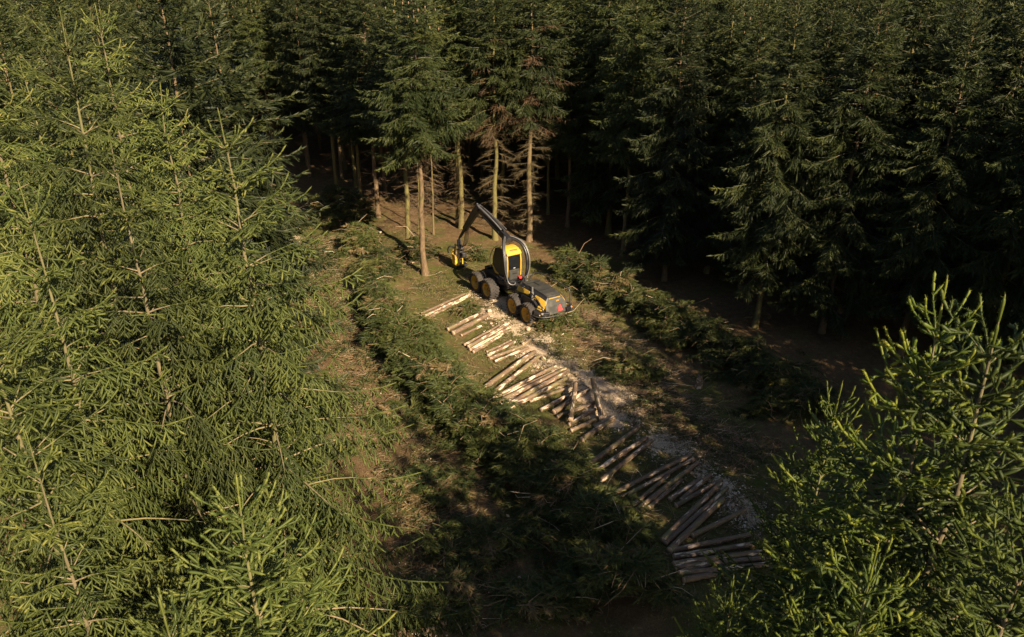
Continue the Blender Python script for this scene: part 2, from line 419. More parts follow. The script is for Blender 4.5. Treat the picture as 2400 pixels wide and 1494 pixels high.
    if level in ('mid',) and seed % 6 == 0:   # hanging cones near the top
        cv = []; cf = []; n = 0
        for k in range(14):
            d = rng.uniform(1.2, 3.2); az = rng.uniform(0, 6.28); r_ = (.2 + .33 * d) * rng.uniform(.6, .95)
            c = ax(H - d) + np.array([math.cos(az) * r_, math.sin(az) * r_, -.05])
            ph = np.arange(6) * math.pi / 3
            for zz2, rr in ((0, .012), (-.04, .028), (-.11, .024), (-.16, .006)):
                cv.append(c + np.column_stack([np.cos(ph) * rr, np.sin(ph) * rr, np.full(6, zz2)]))
            for a_ in range(3):
                i = n + a_ * 6 + np.arange(6); j = n + a_ * 6 + (np.arange(6) + 1) % 6
                cf.append(np.stack([i, i + 6, j + 6, j], 1))
            n += 24
        out['cone'] = (np.vstack(cv), np.vstack(cf))
    return out

CONEM = dirty('cone_scales', (.20, .125, .065), (.12, .08, .045), .7, 0, .5, 30)
class Kind:
    def __init__(s, name, *a, **k):
        o = make_spruce(*a, **k); s.H = a[1]; s.parts = []
        tw = o['trunk']; lw = o['limbs']
        n_ = sum(len(f) for f in tw.F); m_ = n_
        if lw.n:
            tw.F += [f + tw.n for f in lw.F]; tw.V += lw.V; tw.T += lw.T; m_ = sum(len(f) for f in tw.F)
        tm = np_mesh(name + '_trunk', np.concatenate(tw.V), [np.concatenate(tw.F)], [TOPBARK if a[4] in ('n0', 'n1') else BARK, LIMB], np.concatenate([np.zeros(n_, int), np.ones(m_ - n_, int)]), smooth_=True)
        s.parts.append(('trunk', tm))
        V, t, mats, midx = o['crown']
        if 'cone' in o:
            n3 = len(V) // 3; cV, cF = o['cone']
            cm = np_mesh(name + '_crown', np.vstack([V, cV]), [np.arange(n3 * 3).reshape(n3, 3), cF + n3 * 3], mats + [CONEM],
                         np.concatenate([np.zeros(n3, int) if midx is None else midx, np.full(len(cF), len(mats))]), tint=np.concatenate([t, np.zeros(len(cV))]))
        elif 'core' in o:
            n3 = len(V) // 3; cV, cF, ct = o['core']
            cm = np_mesh(name + '_crown', np.vstack([V, cV]), [np.arange(n3 * 3).reshape(n3, 3), cF + n3 * 3], mats, tint=np.concatenate([t, ct]))
            cm.polygons.foreach_set('use_smooth', np.concatenate([np.zeros(n3, bool), np.ones(len(cF), bool)]))
        else: cm = tri_mesh(name + '_crown', V, t, mats, midx)
        s.parts.append(('crown', cm))
        if 'dead' in o: s.parts.append(('dead_branchwork', o['dead'].mesh(name + '_dead_branchwork', [DEADWOOD])))
        s.raw = o
def plant(kind, x, y, h, rz, label, group, name='spruce_tree', wide=1.0, lean=(0, 0), skip=()):
    z = gh(x, y) - .05
    e = empty(name, (x, y, z), rz); k = h / kind.H
    e.scale = (k * wide, k * wide, k)
    e.rotation_euler = (lean[0], lean[1], rz)
    tag(e, label, 'tree', group)
    for n, me in kind.parts:
        if n in skip: continue
        link(n, me, e)
    return e

# ------------------------------------------------------------------ ground
def gh(x, y):
    x = np.asarray(x, float); y = np.asarray(y, float)
    h = .10 * np.sin(x * .31 + .7) * np.cos(y * .27) + .07 * np.sin(x * .83 + y * .45) + .035 * np.sin(1.9 * x - 1.3 * y + .4)
    return h
SAW = [(628, 565, 2.2, 1.15), (655, 605, 1.8, 1.05), (1180, 715, 1.3, 1.0), (1250, 820, 1.3, .9), (1310, 860, 1.3, 1.0), (1410, 905, 1.7, 1.5), (1440, 960, 1.5, 1.3), (1120, 690, .8, .6), (1160, 735, 1.3, .8), (1215, 765, 1.5, .75), (1265, 800, 1.2, .6), (1275, 850, .8, .6), (1340, 890, .9, .7), (1390, 915, 1.3, 1), (1430, 935, 1.4, 1), (1450, 975, 1.0, .7),
       (1545, 1035, 1.1, .8), (1590, 1050, .9, .7), (1640, 1095, .8, .6), (1690, 1140, .8, .75), (1735, 1185, .9, .8), (1760, 1215, .7, .7), (720, 640, .8, .7), (985, 1470, .8, .35), (950, 1390, .6, .35)]
LWIN = [G(u, v) for u, v in ((865, 690), (915, 780), (985, 880), (1095, 1000), (1225, 1095), (1330, 1195), (1410, 1310), (1450, 1450))]
RWIN = [G(u, v) for u, v in ((1325, 645), (1430, 700), (1540, 765), (1650, 825), (1770, 895), (1900, 990))]
def pl_dist(x, y, pl):
    best = np.full(np.shape(x), 1e9)
    for a, b in zip(pl[:-1], pl[1:]):
        ab = b[:2] - a[:2]; L2 = ab @ ab
        t = np.clip(((x - a[0]) * ab[0] + (y - a[1]) * ab[1]) / L2, 0, 1)
        best = np.minimum(best, np.hypot(x - a[0] - t * ab[0], y - a[1] - t * ab[1]))
    return best
STRIP = [G(u, v) for u, v in ((640, 560), (900, 640), (1150, 720), (1300, 870), (1480, 1000), (1650, 1180), (1750, 1350))]
def coords(lo, hi, fine_lo, fine_hi, st, far):
    a = list(np.arange(fine_lo, fine_hi, st)); g = st
    p = a[-1]
    while p < hi: g *= 1.25; p += g; a.append(p)
    g = st; p = a[0]; b = []
    while p > lo: g *= 1.25; p -= g; b.append(p)
    return np.array(b[::-1] + a)
gx = coords(-900, 900, -26, 26, .22, 0); gy = coords(-300, 1200, 12, 76, .24, 0)
X, Y = np.meshgrid(gx, gy); nx, ny = len(gx), len(gy)
Z = gh(X, Y) + rng.normal(0, .012, X.shape)
RUT = [G(u, v) for u, v in ((1150, 690), (1300, 800), (1420, 880), (1540, 985), (1660, 1080), (1800, 1200))]
rd = pl_dist(X, Y, RUT); Z -= .12 * np.exp(-((rd - 1.05) / .3) ** 2) * (.6 + .4 * np.sin(X * 3.1 + Y * 2.3)); Z += .05 * np.exp(-((rd - 1.6) / .25) ** 2)
rd2 = pl_dist(X, Y, [G(u, v) for u, v in ((760, 640), (860, 860), (980, 1100), (1060, 1480))]); Z -= .10 * np.exp(-((rd2 - 1.0) / .28) ** 2) * (.6 + .4 * np.sin(X * 2.7 - Y * 2.1))
saw = np.zeros(X.shape)
for u, v, r, a in SAW:
    c = G(u, v); saw = np.maximum(saw, a * .98 * np.clip(1.28 - np.hypot((X - c[0]), (Y - c[1])) / (r * 1.15), 0, 1))
ds = pl_dist(X, Y, STRIP)
open_ = np.clip(1.2 - ds / 9, 0, 1)
i = np.arange(ny - 1)[:, None] * nx + np.arange(nx - 1)[None]
F = np.stack([i, i + 1, i + nx + 1, i + nx], -1).reshape(-1, 4)
def ground_mat():
    m, t, pb = mat('forest_floor')
    tc = node(t, 'ShaderNodeTexCoord'); ob = tc.outputs['Object']
    a1 = node(t, 'ShaderNodeAttribute', attribute_name='saw').outputs['Fac']; a2 = node(t, 'ShaderNodeAttribute', attribute_name='open').outputs['Fac']
    nA = noise(t, ob, .38, 5, .6); nB = noise(t, ob, 2.3, 6, .7); nC = noise(t, ob, 14, 5, .75); nD = noise(t, ob, 48, 3, .7)
    lit = ramp(t, [(.28, (.045, .027, .014)), (.5, (.125, .078, .038)), (.7, (.22, .145, .075))], mth(t, 'ADD', mth(t, 'MULTIPLY', nB, .5), mth(t, 'MULTIPLY', nC, .5)))
    moss = ramp(t, [(.3, (.032, .038, .010)), (.55, (.090, .096, .022)), (.75, (.15, .135, .04))], mth(t, 'ADD', mth(t, 'MULTIPLY', nC, .6), mth(t, 'MULTIPLY', nB, .4)))
    mf = smooth(t, mth(t, 'ADD', mth(t, 'ADD', mth(t, 'MULTIPLY', nA, .9), mth(t, 'MULTIPLY', nB, .5)), mth(t, 'MULTIPLY', a2, .20)), .70, .9)
    c = mix(t, mth(t, 'MULTIPLY', mf, .9), lit, moss)
    dry = smooth(t, mth(t, 'ADD', noise(t, ob, .9, 5, .7), mth(t, 'MULTIPLY', a2, .1)), .58, .74)
    c = mix(t, mth(t, 'MULTIPLY', dry, .55), c, (.19, .125, .062))
    sw = ramp(t, [(.28, (.20, .13, .07)), (.5, (.56, .42, .275)), (.7, (.78, .64, .47))], mth(t, 'ADD', mth(t, 'MULTIPLY', nD, .55), mth(t, 'MULTIPLY', nC, .45)))
    sf = smooth(t, mth(t, 'ADD', a1, mth(t, 'ADD', mth(t, 'MULTIPLY', mth(t, 'SUBTRACT', nB, .5), 2.2), mth(t, 'MULTIPLY', mth(t, 'SUBTRACT', nC, .5), 1.7))), .42, .72)
    c = mix(t, sf, c, sw)
    t.links.new(c, pb.inputs['Base Color']); pb.inputs['Roughness'].default_value = .95; pb.inputs['Specular IOR Level'].default_value = .1
    bump(t, mth(t, 'ADD', mth(t, 'MULTIPLY', nC, .7), mth(t, 'MULTIPLY', nD, .4)), pb, .9, .09)
    return m
gm = np_mesh('ground', np.column_stack([X.ravel(), Y.ravel(), Z.ravel()]), [F], [ground_mat()], smooth_=True)
for nm, arr in (('saw', saw), ('open', open_)):
    a = gm.attributes.new(nm, 'FLOAT', 'POINT'); a.data.foreach_set('value', arr.ravel().astype(np.float32))
g = link('ground', gm); tag(g, 'brown needle litter and moss on the forest floor', 'ground', kind='structure')

#@@TREES
# ------------------------------------------------------------------ tree kinds
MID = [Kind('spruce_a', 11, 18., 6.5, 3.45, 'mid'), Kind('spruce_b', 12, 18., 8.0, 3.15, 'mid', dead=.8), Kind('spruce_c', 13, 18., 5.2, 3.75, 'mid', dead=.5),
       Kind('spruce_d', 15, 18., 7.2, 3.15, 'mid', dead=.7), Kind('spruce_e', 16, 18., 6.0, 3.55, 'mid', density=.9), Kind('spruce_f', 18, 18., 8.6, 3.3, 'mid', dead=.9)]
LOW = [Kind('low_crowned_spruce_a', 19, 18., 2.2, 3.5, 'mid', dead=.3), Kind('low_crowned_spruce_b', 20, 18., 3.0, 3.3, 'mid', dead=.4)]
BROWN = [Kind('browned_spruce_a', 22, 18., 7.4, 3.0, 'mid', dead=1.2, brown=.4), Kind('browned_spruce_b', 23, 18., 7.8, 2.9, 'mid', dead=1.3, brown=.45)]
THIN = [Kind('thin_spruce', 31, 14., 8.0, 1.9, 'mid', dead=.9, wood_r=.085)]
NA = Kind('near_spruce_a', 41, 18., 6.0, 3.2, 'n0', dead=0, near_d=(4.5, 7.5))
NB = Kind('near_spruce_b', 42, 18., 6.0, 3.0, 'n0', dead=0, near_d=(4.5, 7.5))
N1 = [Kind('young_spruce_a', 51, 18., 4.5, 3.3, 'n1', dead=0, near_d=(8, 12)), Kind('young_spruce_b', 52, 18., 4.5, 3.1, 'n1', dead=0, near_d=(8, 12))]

placed = []
def tip_tree(kind, u, v, Yd, label, wide=1., rz=None, group=None, lean=(0, 0)):
    p = atY(u, v, Yd); h = p[2] - gh(p[0], Yd) + .05
    placed.append((p[0], Yd))
    return plant(kind, p[0], Yd, float(h), rng.uniform(0, 6.28) if rz is None else rz, label, group, wide=wide, lean=lean)
def base_tree(kind, u, v, h, label, wide=1., rz=None, group=None):
    p = G(u, v); placed.append((p[0], p[1]))
    return plant(kind, p[0], p[1], h, rng.uniform(0, 6.28) if rz is None else rz, label, group, wide=wide)

GN = 'close spruces lit by the sun around the viewpoint'
NEAR = [
 (NA, 2221, 649, 5.2, 'close dark green spruce with the tallest pale leader at the right', .8, 1.0),
 (NA, 2356, 690, 4.9, 'close spruce with a leader shoot cut by the right edge of the photo', 1., 2.0),
 (NA, 1975, 895, 6.8, 'smaller shaded spruce top left of the tallest leader at the right', .66, 3.9),
 (NA, 1720, 1350, 5.0, 'low spruce tip poking up below the near end of the shaded logs', .7, .4),
 (NA, 2060, 1270, 3.9, 'spruce top low in the bottom right corner below the tall leader', .75, 2.7),
 (NA, 2480, 1120, 4.0, 'spruce filling the right edge near the bottom corner', .9, 5.2),
 (NB, 553, 1112, 5.2, 'close spruce with orange brown leader shoots at the bottom left of centre', 1.0, 4.1),
 (NB, 372, 1400, 4.3, 'spruce top just entering the bottom edge under the big left spruce', .9, 1.7),
 (N1[0], 510, 253, 9.0, 'big pale green spruce with a bare leader, left of the clearing', 1.0, .8),
 (N1[1], 253, 303, 8.2, 'spruce with a long pale trunk showing, left of the big bare leader', .8, 2.2),
 (N1[0], 139, 16, 10.0, 'tall sunlit spruce with a bare curved top near the upper left corner', .85, 4.4),
 (N1[1], 42, 422, 7.2, 'bushy spruce top at the left edge, a third of the way down', .82, .3),
 (N1[1], 222, 8, 14.0, 'sunlit spruce just right of the tall curved top at upper left', .9, 5.1),
 (N1[0], 375, 193, 13.5, 'rounded sunlit spruce between the two bare leaders at left', .95, 2.9),
 (N1[0], -90, 640, 6.0, 'spruce whose long drooping boughs enter at the lower left edge', .92, 1.4),
 (N1[1], -60, 120, 12.0, 'sunlit spruce cut by the left edge near the top', 1.0, 3.3),
 (N1[1], 60, 1010, 5.0, 'spruce boughs filling the lower left corner', .75, 2.0),
 (N1[0], 40, 130, 16.5, 'sunlit spruce behind the tall curved top in the upper left corner', 1.0, 1.0),
]
for kd, u, v, yd, lab, wd, rz in NEAR:
    tip_tree(kd, u, v, yd, lab, wd, rz, GN)

GF = 'front row of spruces at the edge of the cutting'
FRONT = [
 (LOW[0], 488, 400, 18.8, 'lone sunlit spruce with drooping boughs above the bare leader at left', 1.2),
 (MID[1], 996, 641, 19.6, 'sunlit spruce with a straight bare trunk nearest left of the harvester head', 1.25),
 (MID[5], 957, 583, 19.4, 'sunlit spruce with an orange trunk just left of the nearest bare trunk', 1.2),
 (THIN[0], 983, 557, 14.5, 'thin mossy green trunk between the two bright bare trunks', 1.),
 (THIN[0], 1016, 552, 13.6, 'thinnest spruce just right of the nearest bare trunk', .9),
 (MID[0], 887, 511, 19.2, 'spruce with a leafy tuft low on its trunk, beyond the dark brash pile', 1.2),
 (MID[3], 791, 467, 19.6, 'shaded spruce with a grey trunk behind the dark brash pile', 1.05),
 (MID[4], 846, 483, 19.0, 'shaded spruce between the grey trunk and the leafy low trunk', 1.),
 (MID[1], 1081, 535, 20.2, 'tall orange barked spruce directly behind the crane stick', 1.2),
 (MID[3], 1072, 529, 19.0, 'twin trunk touching the tall orange spruce behind the crane', .8),
 (BROWN[0], 1161, 561, 20.0, 'spruce with brown dead lower branches behind the crane boom', 1.15),
 (BROWN[1], 1240, 565, 20.2, 'brown lower branched spruce standing behind the yellow cab', 1.25),
 (MID[4], 1330, 530, 19.4, 'shaded spruce one trunk right of the cab', 1.),
 (MID[0], 1459, 600, 19.4, 'spruce half in shade, the first trunk right of the harvester', 1.),
 (LOW[0], 1557, 655, 19.2, 'spruce with light drooping boughs, second trunk right of the harvester', 1.),
 (LOW[1], 1655, 640, 18.6, 'dark spruce behind the right hand brash row', 1.),
 (LOW[1], 1769, 765, 18.6, 'dark trunk standing close behind the right hand brash row', 1.05),
 (LOW[0], 1925, 781, 18.8, 'large dark spruce with a sun flecked trunk behind the tallest near leader', 1.1),
 (LOW[1], 2110, 830, 18.4, 'dark spruce behind the tallest near leader at right', 1.),
 (LOW[0], 2290, 880, 18.4, 'dark spruce at the right edge behind the near leader shoots', 1.),
]
for kd, u, v, h, lab, wd in FRONT: base_tree(kd, u, v, h, lab, wd, None, GF)

# ---- the stand behind and beside, tree by tree on a jittered planting grid
bu = [-900, 300, 420, 560, 640, 700, 800, 900, 1000, 1100, 1200, 1300, 1400, 1500, 1600, 1700, 1800, 1900, 2000, 2400, 3200]
bv = [520, 392, 380, 372, 392, 425, 445, 470, 505, 512, 530, 520, 550, 590, 635, 690, 725, 745, 780, 880, 1080]
lv = [380, 470, 560, 700, 900, 1100, 1494, 2500]; lu = [360, 350, 380, 420, 540, 630, 640, 560]
def zone(x, y):
    u, v, dp = proj(x, y, 0.)
    if v < np.interp(u, bu, bv) - 4: return 'back'
    if y > 12.5 and u < np.interp(v, lv, lu): return 'left'
    return None
nfill = 0; far_pts = []; far_in = 0
cand = []
for iy, y0 in enumerate(np.arange(13, 142, 4.3)):
    st = 4.3
    hw = .70 * (y0 * cp + 6) + 4
    for x0 in np.arange(-hw - 4, hw + 4, st):
        x = x0 + (iy % 2) * st / 2 + rng.uniform(-1.15, 1.15); y = y0 + rng.uniform(-1.1, 1.1)
        zn = zone(x, y)
        if zn is None: continue
        if min(math.hypot(x - a, y - b) for a, b in placed) < 2.6: continue
        f0 = np.array([x, y]) - G(488, 400)[:2]; s0 = f0 @ AZ
        if 1 < s0 < 24 and np.linalg.norm(f0 - s0 * AZ) < (6.2 if s0 < 17 else 4.2): continue
        if 34 < y < G(488, 400)[1] - 2 and abs(proj(x, y, 12.)[0] - 500) < 62: continue
        u, v, dp = proj(x, y, 16.)
        if abs(u - 1200) > 1200 + 2.6 / dp * FPX: continue
        cand.append((x, y, zn))
        placed.append((x, y))
for k in range(700):
    y = rng.uniform(38, 74); x = rng.uniform(7, .66 * (y * cp + 6))
    if zone(x, y) != 'back' or min(math.hypot(x - a, y - b) for a, b in placed) < 2.75: continue
    cand.append((x, y, 'back')); placed.append((x, y))
cand.sort(key=lambda c: c[1])
used = {}
LIMIT = 298 - len(FRONT) - len(NEAR)
def words(pu, pv):
    return pu, pv
for k, (x, y, zn) in enumerate(cand):
    if k >= LIMIT: far_pts.append((x, y)); continue
    h = float(np.clip(rng.normal(19.0, 1.5), 15.5, 21.8))
    kd = LOW[rng.integers(2)] if rng.random() < .55 and (x > 6 or zn == 'left') else (MID[rng.integers(len(MID))] if rng.random() > .05 else BROWN[rng.integers(2)])
    u, v, dp = proj(x, y, h - 2.5)
    pu = int(np.clip(round(u / 24), 0, 100)); pv = max(0, int(round(v / 14.94)))
    base = 'left stand spruce' if zn == 'left' else ('second row spruce' if y < 62 else 'deep stand spruce')
    if kd in BROWN: base = base.replace('spruce', 'browned spruce')
    while (pu, pv, base) in used: pv += 1
    used[(pu, pv, base)] = 1
    lab = f'{base} with its crown {pu} percent across, {pv} percent down the photo'
    plant(kd, x, y, h, rng.uniform(0, 6.28), lab, 'spruces planted in the dense stand', wide=rng.uniform(.86, 1.16), lean=(rng.normal(0, .02), rng.normal(0, .02)))
# the far rows as one mass
FK = [make_spruce(71 + k, 17.5, 2.5, 3.5, 'far', dead=0) for k in range(3)]
FV = []; FT = []
for x, y in far_pts:
    V, t, _, _ = FK[rng.integers(3)]['crown']
    a = rng.uniform(0, 6.28); k = rng.uniform(.92, 1.06)
    M_ = np.array([[math.cos(a), -math.sin(a), 0], [math.sin(a), math.cos(a), 0], [0, 0, 1]]) * k
    FV.append(V @ M_.T + np.array([x, y, 0])); FT.append(np.clip(t + rng.normal(0, .05), 0, 1))
if FV:
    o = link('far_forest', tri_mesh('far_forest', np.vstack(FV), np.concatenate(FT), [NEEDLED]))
    tag(o, 'farthest rows of dark spruce tops along the top edge', 'forest', kind='stuff')
# spruces outside the picture to the right: they throw the shade over the near logs and the dark stand
FKO = [make_spruce(71 + k, 17.5, 7., 3.5, 'far', dead=0) for k in range(3)]
n_off = 0; OV = []; OT = []; ST_ = Tubes()
OFF = [(8.7, 6.4), (9.1, 3.8), (9.9, 9.6), (11.2, 5.2), (12.8, 2.8), (10.9, 8.2), (13.8, 6.4), (14.4, 1.0), (11.9, .2), (13.2, 9.6), (15.6, 4.2)]
for y0 in np.arange(-3, 46, 3.9):
    for x0 in np.arange(8.6, 46, 3.9): OFF.append((x0 + rng.uniform(-1, 1), y0 + rng.uniform(-1, 1)))
for x, y in OFF:
    if True:
        xe = np.interp(y, [-6, 6, 16, 22, 40, 55], [8.5, 8.5, 15.0, 18.4, 13.5, 8.5])
        if x < xe: continue
        if min(math.hypot(x - a, y - b) for a, b in placed) < 2.3: continue
        seen = False
        for z_ in (0., 3., 6., 9., 12., 15., 18.):
            u, v, dp = proj(x, y, z_); w_ = .3 if z_ < 5 else 3.0 - .14 * (z_ - 5)
            if dp > .5 and u - w_ / dp * FPX < 2400 and v < 1560: seen = True
        if seen and zone(x, y) is None: continue
        if seen and y < 24: continue
        placed.append((x, y)); n_off += 1
        V, t, _, _ = FKO[rng.integers(3)]['crown']; h = (rng.uniform(19.5, 21.) if x > 21 else rng.uniform(17.2, 18.6)) if y > 12 else rng.uniform(18.3, 19.5) if x > 10.6 else rng.uniform(17.6, 18.8)
        a = rng.uniform(0, 6.28); k = h / 17.5
        M_ = np.array([[math.cos(a), -math.sin(a), 0], [math.sin(a), math.cos(a), 0], [0, 0, 1]]) * k
        OV.append(V @ M_.T + np.array([x, y, 0])); OT.append(t)
        ST_.add(np.array([[x, y, -.1], [x, y, h * .5], [x, y, h]]), [.17, .1, .01], 6)
Vt = np.concatenate(ST_.V); V = np.vstack(OV); n3 = len(V) // 3
o = link('shading_forest', np_mesh('shading_forest', np.vstack([V, Vt]), [np.arange(n3 * 3).reshape(n3, 3), np.concatenate(ST_.F) + n3 * 3], [NEEDLED, BARK],
         np.concatenate([np.zeros(n3, int), np.ones(sum(len(f) for f in ST_.F), int)]), tint=np.concatenate(OT + [np.concatenate(ST_.T)])))
tag(o, 'dark spruce stand beyond the right edge that shades the near logs', 'forest', kind='stuff')
print('TREES cand', len(cand), 'far', len(far_pts), 'off', n_off)
#@@END TREES

# ------------------------------------------------------------------ logs
def make_log(a, b, r, label, group, name='spruce_log', knots=True, lift=0., cut=True):
    r *= .74; a = np.array(a, float); b = np.array(b, float)
    d = b - a; L = float(np.linalg.norm(d)); c = (a + b) / 2
    k, n = 12, 9
    xs = np.linspace(-L / 2, L / 2, n)
    bend = rng.normal(0, .012 * L / 4, 2)
    rr = r * np.linspace(1.06, .92, n) * (1 + rng.normal(0, .025, n))
    ph = np.arange(k) * 2 * np.pi / k
    off = np.stack([bend[0] * (1 - (2 * xs / L) ** 2), bend[1] * (1 - (2 * xs / L) ** 2)], 1)
    rad = rr[:, None] * (1 + rng.normal(0, .03, (n, k)))
    V = np.stack([np.repeat(xs[:, None], k, 1), off[:, :1] + rad * np.cos(ph), off[:, 1:] + rad * np.sin(ph)], -1).reshape(-1, 3)
    i = np.arange(n - 1)[:, None] * k + np.arange(k)[None]; j = np.arange(n - 1)[:, None] * k + (np.arange(k)[None] + 1) % k
    F = np.stack([i, i + k, j + k, j], -1).reshape(-1, 4)[:, ::-1]
    o = link(name, np_mesh(name, V, [F], [LOGM], smooth_=True))
    X_ = Vector(d).normalized(); Z_ = Vector((0, 0, 1)); Y_ = Z_.cross(X_).normalized(); Z_ = X_.cross(Y_)
    M = Matrix((X_, Y_, Z_)).transposed().to_4x4(); M.translation = Vector(c)
    o.matrix_world = M @ Matrix.Rotation(rng.uniform(0, 6.28), 4, 'X')
    tag(o, label, 'log', group)
    if cut:
        for e_ in (0, n - 1):
            ring = V[e_ * k:(e_ + 1) * k].copy(); sg = -1 if e_ == 0 else 1
            ctr = ring.mean(0); inner = ctr + (ring - ctr) * .93; inner[:, 0] += sg * .012
            VV = np.vstack([ring, inner, [ctr + np.array([sg * .014, 0, 0])]])
            q = np.arange(k); q2 = (q + 1) % k
            f4 = np.stack([q, q2, q2 + k, q + k], 1); f3 = np.stack([q + k, q2 + k, np.full(k, 2 * k)], 1)
            if sg > 0: f4, f3 = f4, f3
            else: f4, f3 = f4[:, ::-1], f3[:, ::-1]
            link('cut_end', np_mesh('cut_end', VV, [f4, f3], [CUT]), o)
    return o
ZA = lambda L: [(960 + a / 4.615, 680 + b / 4.615, 960 + c / 4.615, 680 + d / 4.615, *r) for a, b, c, d, *r in L]
ZB = lambda L: [(1260 + a / 2.767, 860 + b / 2.767, 1260 + c / 2.767, 860 + d / 2.767, *r) for a, b, c, d, *r in L]
ZC = lambda L: [(560 + a / 3.735, 380 + b / 3.735, 560 + c / 3.735, 380 + d / 3.735, *r) for a, b, c, d, *r in L]
ZD = lambda L: [(1520 + a / 3.792, 1100 + b / 3.792, 1520 + c / 3.792, 1100 + d / 3.792, *r) for a, b, c, d, *r in L]
BUNDLES = [
 ('group of three beside the front wheels', ZA([(130, 248, 600, 40, .10), (128, 290, 650, 55, .13), (175, 306, 600, 85, .10)])),
 ('stack of three ahead of the rear wheels', ZA([(415, 425, 795, 240, .15), (470, 462, 840, 268, .19), (560, 478, 770, 372, .11)])),
 ('group of eight beside the rear wheels', ZA([(595, 590, 965, 385, .11), (635, 615, 1065, 370, .15), (655, 650, 1085, 408, .13), (690, 672, 1010, 472, .13), (835, 655, 1095, 535, .10), (845, 690, 1135, 545, .13), (868, 722, 1225, 595, .13), (925, 752, 1285, 620, .11)])),
 ('long pair next to the round block', ZA([(812, 1062, 1355, 662, .17), (880, 1130, 1400, 702, .16)])),
 ('row below the long pair', ZA([(895, 1165, 1575, 805, .13), (1010, 1130, 1565, 862, .11), (968, 1198, 1685, 843, .15), (960, 1250, 1290, 1092, .12), (1055, 1248, 1715, 862, .16), (1040, 1297, 1705, 935, .16), (1300, 1185, 1665, 1042, .12)])),
 ('messy heap by the bright sawdust', ZA([(1420, 1270, 1755, 1080, .14), (1560, 1285, 1935, 1050, .17), (1600, 1340, 2005, 1200, .12), (1745, 1355, 1795, 980, .16, .36), (2080, 1325, 1980, 945, .17, .34)]) + ZB([(205, 362, 375, 262, .13), (218, 402, 402, 312, .14), (288, 455, 500, 312, .16), (335, 420, 495, 330, .11)])),
 ('spaced trio at the shade line', ZB([(272, 690, 650, 395, .15), (322, 730, 708, 452, .14), (392, 760, 742, 472, .14)])),
 ('shaded fan of logs', ZB([(462, 845, 992, 580, .13), (522, 872, 1012, 602, .12), (600, 925, 850, 700, .12), (642, 945, 1038, 625, .14), (722, 918, 932, 728, .12)])),
 ('short shaded logs with pale ends', ZB([(860, 850, 1062, 722, .15), (935, 850, 1122, 698, .14), (900, 890, 1192, 738, .13)])),
 ('near shaded stack below the short logs', ZD([(125, 640, 640, 130, .16), (150, 670, 700, 170, .13), (185, 740, 660, 265, .17), (390, 590, 860, 350, .14), (220, 735, 900, 560, .14), (225, 800, 960, 640, .15), (225, 870, 1000, 720, .16), (240, 900, 1020, 775, .14), (270, 950, 1060, 830, .14), (310, 1005, 700, 900, .15)])),
 ('sunlit heap seen past the left spruces', ZC([(60, 815, 290, 775, .12), (80, 868, 340, 828, .14), (90, 893, 335, 866, .11), (40, 920, 350, 902, .13), (60, 955, 330, 936, .12)])),
]
ORD = ['first', 'second', 'third', 'fourth', 'fifth', 'sixth', 'seventh', 'eighth', 'ninth', 'tenth', 'eleventh']
for ph_, L in BUNDLES:
    for k_, row in enumerate(L):
        u1, v1, u2, v2, r = row[:5]; lift = row[5] if len(row) > 5 else 0
        a = G(u1, v1, r + lift); b = G(u2, v2, r + lift)
        a[2] = gh(a[0], a[1]) + r + lift - .02; b[2] = gh(b[0], b[1]) + r + lift - .02
        if lift: a[2] -= .12
        make_log(a, b, r, f'{ORD[k_]} log from the top of the {ph_}', 'spruce logs cut to length along the cutting')

BLK_ = [(1147, 735, .19, .24, 'pale cut block lying at the end of the log stack by the rear wheels'), (1151, 760, .11, .14, 'small pale block in the sawdust just below the larger cut block'),
        (1239, 777, .19, .12, 'flat pale disc of wood lying below the rear wheel'), (1272, 842, .19, .20, 'round pale block at the upper end of the long log pair'),
        (1257, 859, .10, .2, 'small orange block just below the round pale block'), (1579, 1035, .19, .2, 'pale block lying in the grey shaded sawdust'),
        (1716, 1187, .12, .14, 'small white block beside the sawdust near the close spruce'), (962, 618, .10, .28, 'small pale block leaning by the nearest bare trunk'),
        (892, 548, .19, .12, 'low pale stump top in the moss left of the bare trunks'), (1219, 1366, .14, .3, 'dull stump in the shade at bottom centre'),
        (1621, 770, .07, .1, 'tiny white block on the right hand brash row')]
for u, v, r, h, lab in BLK_:
    p = G(u, v); p[2] = gh(p[0], p[1])
    tl = Vector((rng.normal(0, .5), rng.normal(-.3, .4), 1)).normalized() if r > .1 else Vector((.8, -.3, .5)).normalized()
    if 'stump' in lab: tl = Vector((0, -.05, 1))
    a = np.array(p) + np.array([0, 0, r * .35]) ; b = a + np.array(tl) * h * .6
    o = make_log(a, b, r, lab, None, name='tree_stump' if 'stump' in lab else 'wood_block')
    o['category'] = 'stump' if 'stump' in lab else 'wood block'
for (u1, v1, u2, v2, r, lab, nm) in [(832, 682, 851, 679, .12, 'short peeled log alone on the litter left of the big brash row', 'short_log'), (1466, 808, 1479, 811, .11, 'short brown log end on the litter left of the right hand brash row', 'short_log'),
        (1225, 806, 1243, 797, .13, 'short brown log lying beside the flat pale disc', 'short_log'), (686, 489, 746, 498, .09, 'thin pale fallen stem beyond the dark brash pile', 'fallen_stem'),
        (1000, 1480, 1052, 1462, .12, 'pale short log in the shade at the bottom edge', 'short_log'), (944, 618, 985, 613, .06, 'thin pale stick lying behind the nearest bare trunk', 'fallen_stem')]:
    a = G(u1, v1, r); b = G(u2, v2, r); a[2] += gh(a[0], a[1]); b[2] += gh(b[0], b[1])
    make_log(a, b, r, lab, None, name=nm)
